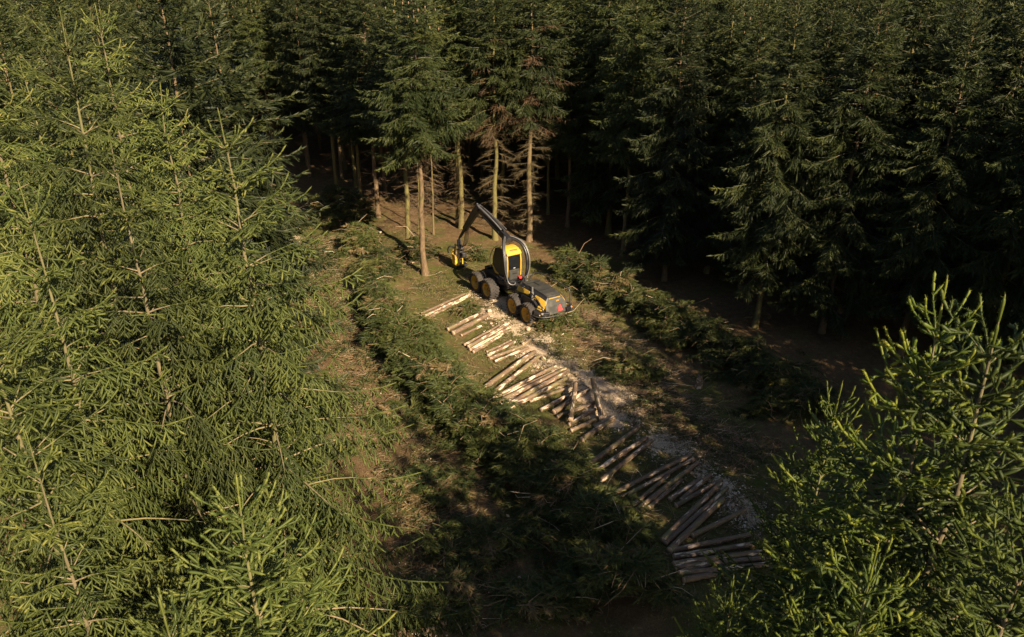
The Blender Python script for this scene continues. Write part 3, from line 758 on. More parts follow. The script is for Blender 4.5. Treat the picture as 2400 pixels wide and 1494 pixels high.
# broken upright stump in the right hand brash
def broken_stump():
    p = G(1638, 907); z = gh(p[0], p[1]); k = 14
    ph = np.arange(k) * 2 * np.pi / k
    rows = []
    for h, r in ((-.1, .2), (.15, .17), (.4, .15)): rows.append(np.column_stack([r * np.cos(ph), r * np.sin(ph), np.full(k, h)]))
    rows.append(np.column_stack([.135 * np.cos(ph), .135 * np.sin(ph), .62 + rng.uniform(-.12, .2, k)]))
    rows.append(np.column_stack([.05 * np.cos(ph), .05 * np.sin(ph), .45 + rng.uniform(-.1, .1, k)]))
    n = len(rows); i = np.arange(n - 1)[:, None] * k + np.arange(k)[None]; j = np.arange(n - 1)[:, None] * k + (np.arange(k)[None] + 1) % k
    F = np.stack([i, j, j + k, i + k], -1).reshape(-1, 4)
    o = link('broken_stump', np_mesh('broken_stump', np.vstack(rows), [F], [LOGM]), None, (p[0], p[1], z))
    tag(o, 'splintered pale upright stump at the edge of the right hand brash row', 'stump')
broken_stump()

# ------------------------------------------------------------------ brash
def brash_mesh(name, seed, pos_fn, n, hmax, Lr=(.9, 2.2), brown=.14, step=.11, sub=.10, per=46, bw=.030):
    rg = np.random.default_rng(seed); Ps, Ds, Ls, Ts = [], [], [], []; T_ = Tubes()
    for k in range(n):
        x, y, f, az0 = pos_fn(rg)          # f: 1 on the crest .. 0 at the rim
        z = gh(x, y) + hmax * f * (rg.uniform(.35, 1.0)) + .05
        L = rg.uniform(*Lr); az = az0 + rg.normal(0, 1.5)
        es = [R(rg.normal(18, 14)) , R(rg.normal(-8, 12)), R(rg.normal(-22, 14))]
        bt = .88 if rg.random() < brown else float(np.clip(rg.normal(.36, .12), .1, .65))
        pts, P, D, LL, T = branch(rg, np.array([x - math.cos(az) * L * .4, y - math.sin(az) * L * .4, z]), az, L, es, rg.uniform(.1, .5), step, sub, latmax=.75, bare=.1, base_t=bt, subl=.26)
        lo = gh(pts[:, 0], pts[:, 1]) + .03; pts[:, 2] = np.maximum(pts[:, 2], lo)
        P[:, 2] = np.maximum(P[:, 2], gh(P[:, 0], P[:, 1]) + .03)
        if hmax > .6 and k % 7 == 0:       # bare butts and snapped twigs in the heap
            e_ = rg.normal(0, .35); a_ = rg.uniform(0, 6.28); l_ = rg.uniform(.4, 1.6); w_ = rg.normal(0, .15, 3)
            q_ = np.array([x, y, z + .15]) + np.array([[0, 0, 0], [math.cos(a_) * l_ / 2, math.sin(a_) * l_ / 2, e_ * l_ / 2], [math.cos(a_) * l_, math.sin(a_) * l_, e_ * l_]]); q_[1] += w_
            T_.add(q_, [.016, .012, .006], 4, float(np.clip(rg.normal(.65, .25), 0, 1)))
        Ps.append(P); Ds.append(D); Ls.append(LL); Ts.append(T); T_.add(pts[::2], np.linspace(.016, .004, len(pts))[::2], 3, .35 + .3 * rg.random())
    V, t = needles(rg, np.concatenate(Ps), np.concatenate(Ds), np.concatenate(Ls), np.concatenate(Ts), per, .75, bw, (22, 13), rel=True, minimum=3)
    Vt = np.concatenate(T_.V); n3 = len(V) // 3
    me = np_mesh(name, np.vstack([V, Vt]), [np.arange(n3 * 3).reshape(n3, 3), np.concatenate(T_.F) + n3 * 3], [BRASHN, TWIG],
                 np.concatenate([np.zeros(n3, int), np.ones(sum(len(f) for f in T_.F), int)]), tint=np.concatenate([t, np.concatenate(T_.T)]))
    return me
def along(pl, widths):
    seg = np.array([np.linalg.norm(b - a) for a, b in zip(pl[:-1], pl[1:])]); cum = np.concatenate([[0], np.cumsum(seg)])
    def fn(rg):
        s_ = rg.uniform(0, cum[-1]); i = min(np.searchsorted(cum, s_, side='right') - 1, len(seg) - 1)
        q = (s_ - cum[i]) / seg[i]; c = pl[i] + (pl[i + 1] - pl[i]) * q; d = (pl[i + 1] - pl[i]) / seg[i]
        w = np.interp(s_, np.linspace(0, cum[-1], len(widths)), widths) * (1 + .25 * math.sin(s_ * 1.7) + .12 * math.sin(s_ * 4.1))
        o = rg.normal(0, .48); o = max(-1.1, min(1.1, o))
        nx_, ny_ = d[1], -d[0]
        f = math.sqrt(max(0, 1 - min(1, abs(o)) ** 2)) * (.75 + .25 * math.sin(s_ * 2.3 + 1))
        return c[0] + nx_ * o * w, c[1] + ny_ * o * w, f, math.atan2(ny_ * o, nx_ * o)
    return fn
def blob(u, v, rx, ry):
    c = G(u, v)
    def fn(rg):
        a = rg.uniform(0, 6.283); q = math.sqrt(rg.random())
        return c[0] + rx * q * math.cos(a), c[1] + ry * q * math.sin(a), math.sqrt(max(0, 1 - q * q)), a
    return fn
o = link('brash_windrow', brash_mesh('brash_windrow', 101, along(LWIN, [.8, 1.0, 1.5, 1.5, 1.4, 1.6, 1.9, 1.9]), 1500, 2.0, (.8, 2.0), .06))
tag(o, 'long heaped row of cut green branches left of the logs', 'brash', 'brash rows', 'stuff')
o = link('brash_windrow', brash_mesh('brash_windrow', 102, along(RWIN, [1.0, 1.3, 1.3, 1.4, 1.6, 1.8]), 1000, 1.85, (.8, 2.0), .08))
tag(o, 'heaped row of cut branches running into shade right of the logs', 'brash', 'brash rows', 'stuff')
for k_, (u, v, rx, ry, h, n, lab) in enumerate([(800, 522, 2.6, 2.3, 1.7, 140, 'big dark heap of cut branches beyond the clearing'), (852, 597, 1.5, 1.4, 1.3, 75, 'bushy green branch heap just below the big dark heap'),
        (888, 652, 1.5, 1.3, 1.1, 70, 'rounded green branch heap at the head of the long brash row'), (978, 604, 1.3, 1.0, .9, 45, 'small branch heap around the foot of the nearest bare trunks'),
        (1112, 610, .6, .5, .5, 14, 'tiny branch heap right of the harvester head'), (690, 520, 2.0, 1.0, .4, 36, 'low green branch heap above the left sawdust patch'),
        (585, 470, 3.2, 2.2, .8, 80, 'grassy green branch heap right of the bare leader'), (1092, 733, .5, .35, .25, 9, 'low branch heap between the first two log groups'),
        (1310, 770, 1.2, .9, .45, 36, 'low branch heap behind the rear bumper'), (765, 610, 1.0, .8, .35, 20, 'loose branch heap right of the left sawdust patch'),
        (1010, 1150, 1.7, 1.2, .32, 40, 'low loose branch heap where the shadow begins left of the long brash row'), (1100, 1290, 1.7, 1.3, .3, 40, 'low branch heap in deep shade left of the dull stump'),
        (930, 990, 1.1, 1.2, .28, 26, 'low straggly branch heap beside the lowest boughs of the big left spruce'), (1020, 1420, 1.5, 1.0, .3, 34, 'low branch heap in deep shade at the bottom edge'), (1260, 1420, 1.6, 1.0, .35, 36, 'low branch heap in deep shade right of the dull stump'),
        (1480, 875, 1.6, 1.1, .45, 45, 'low greenish branch heap right of the bright sawdust')]):
    o = link('brash_pile', brash_mesh('brash_pile', 120 + k_, blob(u, v, rx, ry), int(n * 2.0), h * 1.75, (.7, 1.7)))
    tag(o, lab, 'branch heap', 'heaps of cut branches')
# loose branch pieces, twigs, chips and low plants over the cutting
def strip_pos(rg, spread=4.5):
    t = rg.random() * (len(STRIP) - 1); i = int(t); q = t - i
    c = STRIP[i] + (STRIP[i + 1] - STRIP[i]) * q
    a = rg.normal(0, spread)
    return c[0] + a * .93, c[1] + a * .37 + rg.normal(0, .8), 0., rg.uniform(0, 6.283)
BAND = [G(u, v) for u, v in ((1330, 740), (1420, 800), (1500, 880), (1580, 970), (1680, 1040), (1780, 1090))]
LBAND = [G(u, v) for u, v in ((720, 560), (760, 700), (860, 860), (930, 1000), (1000, 1150), (1060, 1320), (1080, 1480))]
fb = along(BAND, [1.4] * 6); fl = along(LBAND, [2.8] * 7)
def mixpos(rg):
    q = rg.random()
    x, y, f, a = fb(rg) if q < .25 else (fl(rg) if q < .85 else strip_pos(rg))
    return x, y, 0., a
o = link('brash_litter', brash_mesh('brash_litter', 140, mixpos, 2600, .0, (.3, 1.2), .28, .11, .12, 18, .04))
tag(o, 'loose green and brown branch ends strewn over the cutting', 'branch litter', kind='stuff')
T_ = Tubes(); rg = np.random.default_rng(150)
for k in range(11000):
    x, y, _, a = (fb(rg) if k % 5 < 2 else mixpos(rg)) if k % 3 else strip_pos(rg, 3.2)
    L = rg.uniform(.15, .5) if rg.random() < .7 else rg.uniform(.5, 1.5); n = 5
    az = a + np.cumsum(rg.normal(0, .22, n)) + np.linspace(0, rg.normal(0, .7), n)
    dv = np.stack([np.cos(az), np.sin(az), rg.normal(.03, .12, n)], 1) * L / n
    pts = np.cumsum(dv, 0) + np.array([x, y, 0]); pts[:, 2] = np.maximum(pts[:, 2] + rg.uniform(.02, .16), .015) + gh(pts[:, 0], pts[:, 1])
    T_.add(pts, np.linspace(1, .5, n) * rg.uniform(.004, .012), 3, float(np.clip(rg.normal(.52, .24), 0, 1)))
o = link('twig_litter', T_.mesh('twig_litter', [TWIG], False)); tag(o, 'bare twigs and bark strips strewn over the cutting', 'twigs', kind='stuff')
V = []; t = []
for k in range(6000):
    u, v, r, w = SAW[rg.integers(len(SAW))]
    c = G(u, v); p = c[:2] + rg.normal(0, r * .75, 2)
    if k % 9 == 0: x, y, _, _ = mixpos(rg); p = np.array([x, y])
    s_ = rg.uniform(.012, .04) * (2.2 if rg.random() < .05 else 1); a = rg.uniform(0, 6.28)
    ex = np.array([math.cos(a), math.sin(a), rg.normal(0, .3)]) * s_; ey = np.array([-math.sin(a), math.cos(a), rg.normal(0, .3)]) * s_ * rg.uniform(.3, .9)
    b = np.array([p[0], p[1], gh(p[0], p[1]) + .03 + .03 * rg.random()])
    V += [b - ex - ey, b + ex - ey, b + ex * .8 + ey, b - ex * .9 + ey * .8]; t += [float(np.clip(rg.normal(.55, .25), 0, 1))] * 4
o = link('wood_chip_litter', np_mesh('wood_chip_litter', np.array(V), [np.arange(len(V)).reshape(-1, 4)], [CHIP], tint=np.array(t)))
tag(o, 'pale wood chips scattered round the sawdust patches', 'wood chips', kind='stuff')
N = 110000; tt_ = rg.random(N) * (len(STRIP) - 1.001); ii = tt_.astype(int); ST = np.array(STRIP)
c = ST[ii] + (ST[ii + 1] - ST[ii]) * (tt_ - ii)[:, None]
a = rg.normal(-2.0, 6.0, N); px, py = c[:, 0] + a * .93 + rg.normal(0, .6, N), c[:, 1] + a * .37 + rg.normal(0, 1.5, N)
fld = np.sin(px * 1.1 + 1) * np.cos(py * .9) + .6 * np.sin(px * 2.7 + py * 1.9) + rg.normal(0, .35, N)
k_ = fld > .2; px, py = px[k_], py[k_]; N = len(px)
P = np.column_stack([px, py, gh(px, py)]); D = nrm(np.column_stack([rg.normal(0, .6, (N, 2)), np.full(N, .8)]))
V, t = needles(rg, P, D, rg.uniform(.05, .17, N), np.clip(rg.normal(.45, .25, N), 0, 1), 14., .9, .022, (25, 15), rel=True, minimum=2)
o = link('ground_cover', tri_mesh('ground_cover', V, t, [GRASSM])); tag(o, 'moss and short grass tufts between the logs and brash', 'grass', kind='stuff')

# ------------------------------------------------------------------ harvester
class PB:
    def __init__(s): s.bm = bmesh.new()
    def box(s, c, d, rot=None):
        M = Matrix.Translation(c) @ (rot.to_4x4() if rot else Matrix.Identity(4)) @ Matrix.Diagonal((*d, 1))
        bmesh.ops.create_cube(s.bm, size=1, matrix=M); return s
    def bar(s, a, b, w, h, w2=None, h2=None):
        a, b = Vector(a), Vector(b); y = (b - a).normalized(); x = y.cross(Vector((0, 0, 1)))
        x = x.normalized() if x.length > 1e-3 else Vector((1, 0, 0)); z = x.cross(y)
        w2 = w2 or w; h2 = h2 or h
        vs = [s.bm.verts.new(p + x * (i * ww / 2) + z * (j * hh / 2)) for p, ww, hh in ((a, w, h), (b, w2, h2)) for i, j in ((-1, -1), (1, -1), (1, 1), (-1, 1))]
        for f in ((3, 2, 1, 0), (4, 5, 6, 7), (0, 1, 5, 4), (1, 2, 6, 5), (2, 3, 7, 6), (3, 0, 4, 7)): s.bm.faces.new([vs[k] for k in f])
        return s
    def cyl(s, a, b, r, r2=None, k=16):
        a, b = Vector(a), Vector(b); d = b - a
        M = Matrix.Translation((a + b) / 2) @ d.to_track_quat('Z', 'Y').to_matrix().to_4x4()
        bmesh.ops.create_cone(s.bm, cap_ends=True, segments=k, radius1=r, radius2=r if r2 is None else r2, depth=d.length, matrix=M); return s
    def prism(s, poly, axis, a, b):
        def P(p, t): return {'x': (t, p[0], p[1]), 'y': (p[0], t, p[1]), 'z': (p[0], p[1], t)}[axis]
        v1 = [s.bm.verts.new(P(p, a)) for p in poly]; v2 = [s.bm.verts.new(P(p, b)) for p in poly]; n = len(poly)
        s.bm.faces.new(v1[::-1]); s.bm.faces.new(v2)
        for k in range(n): s.bm.faces.new((v1[k], v1[(k + 1) % n], v2[(k + 1) % n], v2[k]))
        return s
    def tube(s, pts, r, k=8, sm=3):
        p = [Vector(q) for q in pts]
        for _ in range(sm):          # corner cutting
            q = [p[0]]
            for a, b in zip(p[:-1], p[1:]): q += [a.lerp(b, .25), a.lerp(b, .75)]
            p = q + [p[-1]]
        rings = []; ref = None
        for i in range(len(p)):
            t = (p[min(i + 1, len(p) - 1)] - p[max(i - 1, 0)]).normalized()
            if ref is None: ref = t.orthogonal().normalized()
            ref = (ref - t * ref.dot(t)).normalized(); e2 = t.cross(ref)
            rings.append([s.bm.verts.new(p[i] + r * (ref * math.cos(6.2832 * j / k) + e2 * math.sin(6.2832 * j / k))) for j in range(k)])
        for a, b in zip(rings[:-1], rings[1:]):
            for j in range(k): s.bm.faces.new((a[j], a[(j + 1) % k], b[(j + 1) % k], b[j]))
        s.bm.faces.new(rings[0][::-1]); s.bm.faces.new(rings[-1]); return s
    def lathe(s, prof, k=32, c=(0, 0, 0)):       # profile (r, x) about the x axis
        rings = [[s.bm.verts.new((c[0] + x, c[1] + r * math.cos(6.2832 * j / k), c[2] + r * math.sin(6.2832 * j / k))) for j in range(k)] for r, x in prof]
        for a, b in zip(rings[:-1], rings[1:]):
            for j in range(k): s.bm.faces.new((a[j], b[j], b[(j + 1) % k], a[(j + 1) % k]))
        return s
    def loft(s, secs):
        rings = [[s.bm.verts.new(p) for p in q] for q in secs]; n = len(rings[0])
        for a, b in zip(rings[:-1], rings[1:]):
            for j in range(n): s.bm.faces.new((a[j], a[(j + 1) % n], b[(j + 1) % n], b[j]))
        s.bm.faces.new(rings[0][::-1]); s.bm.faces.new(rings[-1]); return s
    def build(s, name, m, parent, bev=.0, smooth_=False):
        bmesh.ops.recalc_face_normals(s.bm, faces=s.bm.faces)
        if bev:
            ed = [e for e in s.bm.edges if len(e.link_faces) == 2 and e.calc_face_angle(0) > .5]
            bmesh.ops.bevel(s.bm, geom=ed, offset=bev, segments=2, affect='EDGES', profile=.6, clamp_overlap=True)
        me = bpy.data.meshes.new(name); s.bm.to_mesh(me); s.bm.free(); me.materials.append(m)
        if smooth_:
            for f in me.polygons: f.use_smooth = True
        return link(name, me, parent)
hub = [G(980 + a / 4.15, 440 + b / 4.15, .66) for a, b in ((547, 938), (665, 1022), (897, 1168), (1043, 1253))]
hd = hub[0] - hub[3]; hd = hd[:2] / np.linalg.norm(hd[:2]); rt = np.array([hd[1], -hd[0]])
mid = (hub[0][:2] + hub[3][:2]) / 2 + rt * 1.36
half = float(np.linalg.norm(hub[0][:2] - hub[3][:2]) / 2); print('HARV', mid, hd, half)
HV = empty('forest_harvester', (mid[0], mid[1], gh(mid[0], mid[1]) + .0), math.atan2(-hd[0], hd[1]))
tag(HV, 'yellow and black eight wheeled forest harvester with its crane reaching ahead', 'harvester')
k_s = half / 3.08; HV.scale = (k_s, k_s, k_s)
AX = [3.08, 1.58, -1.52, -3.08]; RW = .68
tp = PB()
tp.lathe([(.44, -.27), (.50, -.31), (.58, -.325), (.635, -.29), (.655, -.2), (.66, 0), (.655, .2), (.635, .29), (.58, .325), (.50, .31), (.44, .27)], 40)
for q in range(20):
    for sg in (-1, 1):
        th = (q + (.5 if sg > 0 else 0)) * 2 * math.pi / 20
        prev = None
        for st_, (x, da, rr) in enumerate(((.02, 0, .655), (.17, .13, .66), (.30, .20, .635), (.335, .22, .57))):
            ring = []
            for dr in (-.03, .052 if st_ < 3 else .03):
                for dth in (-.055, .055):
                    a = th + da + dth; ring.append(tp.bm.verts.new((sg * (x + (.012 if dr > 0 and st_ > 1 else 0)), (rr + dr) * math.cos(a), (rr + dr) * math.sin(a))))
            if prev:
                for f in ((0, 1, 1, 0), (1, 3, 3, 1), (3, 2, 2, 3), (2, 0, 0, 2)):
                    tp.bm.faces.new((prev[f[0]], prev[f[1]], ring[f[2]], ring[f[3]]))
            else: tp.bm.faces.new((ring[0], ring[1], ring[3], ring[2]))
            prev = ring
        tp.bm.faces.new((prev[0], prev[1], prev[3], prev[2]))
w0 = tp.build('wheel', RUB, HV)
rp = PB(); rp.lathe([(.0, -.16), (.10, -.17), (.13, -.10), (.17, -.05), (.26, -.06), (.36, -.13), (.40, -.25), (.455, -.30), (.46, -.27), (.44, -.2), (.44, .2), (.40, .22)], 32)
r0 = rp.build('rim', RIMY, w0, 0, True)
hp = PB(); hp.lathe([(.0, -.20), (.06, -.20), (.08, -.15)], 16)
for q in range(10): hp.cyl((-.105, .145 * math.cos(q * .628), .145 * math.sin(q * .628)), (-.06, .145 * math.cos(q * .628), .145 * math.sin(q * .628)), .014, k=6)
h0 = hp.build('hub', DSTEEL, w0)
w0.location = (-1.08, AX[0], RW)
for sx in (-1, 1):
    for y_ in AX:
        if sx == -1 and y_ == AX[0]: continue
        c = w0.copy(); COL.objects.link(c); c.parent = HV; c.location = (sx * 1.08, y_, RW); c.rotation_euler = (rng.uniform(0, 6) if sx < 0 else rng.uniform(0, 6), 0, 0 if sx < 0 else math.pi)
        for ch in (r0, h0):
            d = ch.copy(); COL.objects.link(d); d.parent = c
for sx in (-1, 1):
    for y0, y1 in ((AX[0], AX[1]), (AX[2], AX[3])):
        b = PB(); m_ = (y0 + y1) / 2
        b.prism([(y0 + .2, .55), (y0 + .2, .8), (m_ + .3, .95), (m_ - .3, .95), (y1 - .2, .8), (y1 - .2, .55)], 'x', sx * .5, sx * .76); b.build('bogie_case', BLK, HV, .03)
b = PB(); b.prism([(.35, .95), (.35, 1.3), (3.5, 1.3), (3.9, 1.05), (3.7, .75), (.6, .72)], 'x', -.5, .5); b.box((0, 2.3, 1.36), (1.15, 1.5, .1)); b.box((0, 3.3, 1.4), (.7, .4, .22)); b.build('front_frame', BLK, HV, .03)
b = PB(); b.prism([(-.5, .85), (-.5, 1.25), (-4.0, 1.25), (-4.1, .8), (-1.2, .75)], 'x', -.48, .48); b.cyl((0, -.45, 1.05), (0, .4, 1.05), .3); b.cyl((-.35, -.6, 1.0), (-.35, .5, 1.0), .07); b.cyl((.35, -.6, 1.0), (.35, .5, 1.0), .07); b.build('rear_frame', BLK, HV, .02)
# engine hood
def sec(y, top, wt, ws, yt=0):
    return [(-.74, y, .98), (-ws, y + yt * .3, 1.45), (-wt - .14, y + yt * .75, top - .16), (-wt, y + yt, top), (wt, y + yt, top), (wt + .14, y + yt * .75, top - .16), (ws, y + yt * .3, 1.45), (.74, y, .98)]
b = PB(); b.loft([sec(-1.02, 1.84, .44, .72, -.12), sec(-1.4, 1.98, .52, .8), sec(-2.6, 2.03, .54, .84), sec(-3.7, 1.98, .5, .82), sec(-4.32, 1.90, .46, .76, .3)]); b.build('engine_hood', BLK, HV, .03, False)
b = PB(); b.loft([[(-w, y, z), (w, y, z), (w, y, z + .05), (-w, y, z + .05)] for y, z, w in ((-1.22, 1.90, .46), (-1.45, 1.985, .54), (-2.6, 2.035, .56), (-3.72, 1.985, .52), (-4.02, 1.915, .485))])
hl = b.build('hood_lid', HOODM, HV, .02)
b = PB()
for y in (-1.9, -2.55, -3.2): b.bar((-.5, y, 2.065), (.5, y, 2.065), .025, .05)
b.bar((.0, -1.95, 2.083), (.0, -2.5, 2.092), .02, .03)
b.build('panel_seam', BLK, hl)
b = PB(); b.loft([[(-.47, -4.05, 1.9), (.47, -4.05, 1.9), (.47, -4.0, 1.86), (-.47, -4.0, 1.86)], [(-.76, -4.26, 1.45), (.76, -4.26, 1.45), (.76, -4.18, 1.45), (-.76, -4.18, 1.45)], [(-.74, -4.42, .95), (.74, -4.42, .95), (.74, -4.3, .95), (-.74, -4.3, .95)]])
rp_ = b.build('rear_panel', HOODM, HV, .015)
def on_rear(x, z): # point on the slanted rear panel
    y = np.interp(z, [.95, 1.45, 1.9], [-4.42, -4.26, -4.05]); return Vector((x, y - .012, z))
b = PB(); pts = [on_rear(.08, 1.07), on_rear(.42, 1.07), on_rear(.29, 1.42), on_rear(.21, 1.42)]
vs = [b.bm.verts.new(p) for p in pts] + [b.bm.verts.new(p + Vector((0, -.02, 0))) for p in pts]
for f in ((0, 1, 2, 3), (7, 6, 5, 4), (0, 4, 5, 1), (1, 5, 6, 2), (2, 6, 7, 3), (3, 7, 4, 0)): b.bm.faces.new([vs[k] for k in f])
b.build('warning_triangle', REDM, rp_)
b = PB(); b.bar(on_rear(.06, 1.66), on_rear(.26, 1.66), .03, .07); b.build('orange_label', ORG, rp_)
b = PB(); b.bar(on_rear(-.40, 1.84), on_rear(.40, 1.84), .02, .03); b.build('panel_edge', YEL, rp_)
for sx in (-1, 1):
    b = PB(); b.loft([[(sx * (x0), y, z0), (sx * (x0 + .03), y, z0), (sx * (x1 + .03), y, z1), (sx * x1, y, z1)] for y, x0, z0, x1, z1 in ((-1.12, .74, 1.50, .62, 1.72), (-1.4, .79, 1.5, .69, 1.81), (-2.0, .815, 1.6, .70, 1.84), (-2.55, .815, 1.62, .71, 1.85))]); b.build('side_stripe', YEL, HV, .01)
    b = PB(); b.loft([[(sx * (x0), y, z0), (sx * (x0 + .03), y, z0), (sx * (x1 + .03), y, z1), (sx * x1, y, z1)] for y, x0, z0, x1, z1 in ((-3.15, .79, 1.63, .70, 1.83), (-3.6, .79, 1.62, .67, 1.82), (-4.05, .80, 1.42, .62, 1.74), (-4.2, .79, 1.32, .64, 1.62))]); b.build('side_stripe', YEL, HV, .01)
    b = PB(); b.prism([(sx * .62, -3.62), (sx * 1.22, -3.70), (sx * 1.34, -3.9), (sx * 1.28, -4.15), (sx * 1.02, -4.42), (sx * .62, -4.55)], 'z', .93, 1.18); rb = b.build('rear_bumper', BLK, HV, .05)
    b = PB(); b.tube([(sx * 1.36, -3.8, .92), (sx * 1.33, -4.2, .92), (sx * 1.05, -4.5, .92), (sx * .6, -4.62, .92), (0, -4.64, .92)], .035, 8, 2); b.build('edge_trim', DSTEEL, rb, 0, True)
    b = PB(); b.box((sx * .96, -4.33, 1.12), (.26, .15, .10), Matrix.Rotation(R(-18 * sx), 3, 'Z')); tl = b.build('light_plate', WHT, rb, .01)
    b = PB(); b.box((sx * .96, -4.33, 1.125), (.22, .18, .05), Matrix.Rotation(R(-18 * sx), 3, 'Z')); b.build('light_cluster', DSTEEL, rb)
    b = PB(); b.cyl((sx * 1.17, -4.28, 1.04), (sx * 1.2, -4.32, 1.04), .035, k=10); b.build('side_marker', ORG if sx > 0 else YEL, rb)
    b = PB(); b.loft([[(sx * (.72 + .3 * q), -3.62 - .1 * q, 1.2), (sx * (.72 + .3 * q), -3.62 - .1 * q, 1.2 + .16 * (1 - q * q) + .02), (sx * (.74 + .26 * q), -4.1 - .05 * q, 1.2 + .1 * (1 - q * q) + .02), (sx * (.74 + .26 * q), -4.1 - .05 * q, 1.2)] for q in (0, .35, .7, 1)]); b.build('bumper_cover', YEL, HV, .01)
    b = PB(); b.prism([(-2.0, 1.05), (-1.9, 1.5), (-3.3, 1.55), (-3.7, 1.3), (-3.6, 1.0)], 'x', sx * .78, sx * .98); b.build('side_box', BLK, HV, .04)
b = PB(); b.tube([(-.58, -1.1, 1.95), (-.66, -1.3, 2.14), (-.74, -2.4, 2.14), (-.95, -3.0, 1.98), (-1.0, -4.0, 1.72), (-.9, -4.2, 1.25)], .035); b.tube([(-.98, -2.0, 1.35), (-1.02, -2.05, 1.62), (-1.05, -3.2, 1.6), (-1.0, -3.4, 1.9)], .03)
b.tube([(-.72, -2.0, 2.12), (-.88, -2.0, 1.8)], .02, 6, 0); b.build('guard_rail', BLK, HV, 0, True)
b = PB(); b.tube([(.3, -.95, 1.8), (.42, -1.0, 2.22), (.72, -1.2, 2.4), (.86, -2.6, 2.38), (.92, -4.1, 2.3), (.95, -4.35, 2.2), (.93, -4.4, 1.3)], .035); b.tube([(-.2, -.95, 1.8), (-.1, -1.0, 2.2), (.42, -1.05, 2.24)], .025); b.build('guard_rail', DSTEEL, HV, 0, True)
b = PB(); b.cyl((-.86, -3.02, 1.4), (-.86, -3.02, 2.02), .09); b.cyl((-.86, -3.02, 2.0), (-.86, -3.02, 2.34), .055); b.build('exhaust_pipe', STEEL, HV, .005)
# crane base and cab
b = PB(); b.cyl((0, .95, 1.2), (0, .95, 1.5), .82, k=28); b.cyl((0, .95, 1.5), (0, .95, 1.62), .68, k=28); b.box((-.55, .35, 1.5), (.3, .4, .3)); b.box((.5, .3, 1.45), (.35, .45, .25)); b.build('turntable', BLK, HV, .02)
cb = PB(); cb.prism([(.36, 1.62), (1.9, 1.62), (2.3, 2.1), (2.32, 2.6), (1.95, 3.45), (1.2, 3.66), (.5, 3.45), (.36, 2.8)], 'x', -.56, .56); CAB = cb.build('cab', BLK, HV, .03); CAB.scale = (.9, .92, .92); CAB.location = (0, .06, .12)
for sx in (-1, 1):
    b = PB(); b.prism([(1.15, 2.05), (1.95, 2.05), (2.16, 2.35), (2.13, 2.68), (1.85, 3.3), (1.2, 3.42)], 'x', sx * .55, sx * .572); b.build('side_window', GLS, CAB, .005)
    b = PB(); b.prism([(.62, 2.15), (1.02, 2.1), (1.06, 3.4), (.68, 3.3)], 'x', sx * .55, sx * .572); b.build('side_window', GLS, CAB, .005)
    b = PB(); b.prism([(1.5, 1.6), (1.95, 1.6), (2.38, 2.06), (2.36, 2.2), (2.2, 2.1), (1.85, 1.78), (1.5, 1.72)], 'x', sx * .5, sx * .585); b.build('cab_sill', YEL, CAB, .02)
    b = PB(); b.loft([[(sx * .51, y - .04, z), (sx * .59, y - .04, z), (sx * .59, y + .08, z), (sx * .51, y + .08, z)] for y, z in ((.36, 1.75), (.33, 2.2), (.33, 2.9), (.40, 3.32))]); b.build('cab_pillar', YEL, CAB, .02)
    b = PB(); b.tube([(sx * .66, 2.42, 1.9), (sx * .72, 2.46, 2.6), (sx * .66, 2.1, 3.4), (sx * .5, 1.7, 3.66)], .022); b.build('cab_guard', BLK, CAB, 0, True)
b = PB(); b.loft([[(-.59, y, z - .11), (.59, y, z - .11), (.59, y, z - .03), (.49, y, z + .02), (-.49, y, z + .02), (-.59, y, z - .03)] for y, z in ((.29, 3.42), (.42, 3.56), (.7, 3.68), (1.0, 3.73), (1.3, 3.72))]); roof = b.build('roof', YEL, CAB, .025)
b = PB(); b.box((.05, .47, 3.595), (.62, .16, .012), Matrix.Rotation(R(25), 3, 'X'))
b.build('roof_grime', dirty('roof_grime', (.09, .07, .035), (.05, .04, .03), .8, 0, .8, 14), roof)
b = PB(); b.prism([(-.47, 2.28), (.47, 2.28), (.47, 3.14), (.36, 3.28), (-.36, 3.28), (-.47, 3.14)], 'y', .335, .36); b.build('rear_window', GLS, CAB, .005)
b = PB(); b.box((.02, .331, 2.36), (.16, .006, .05)); b.build('window_label', WHT, CAB)
b = PB(); b.prism([(-.44, 1.55), (.44, 1.55), (.45, 2.26), (-.45, 2.26)], 'y', .26, .36); b.build('rear_hatch', HOODM, CAB, .03)
b = PB(); b.box((0, .252, 1.98), (.4, .012, .06)); b.build('hatch_slot', BLK, CAB)
b = PB(); b.prism([(-.5, 2.15), (.5, 2.15), (.48, 2.62), (-.48, 2.62)], 'y', 2.31, 2.33); b.build('windscreen', GLS, CAB, .005)
b = PB(); b.box((.3, .15, 1.68), (.18, .2, .12)); b.build('red_valve', REDM, HV, .01)
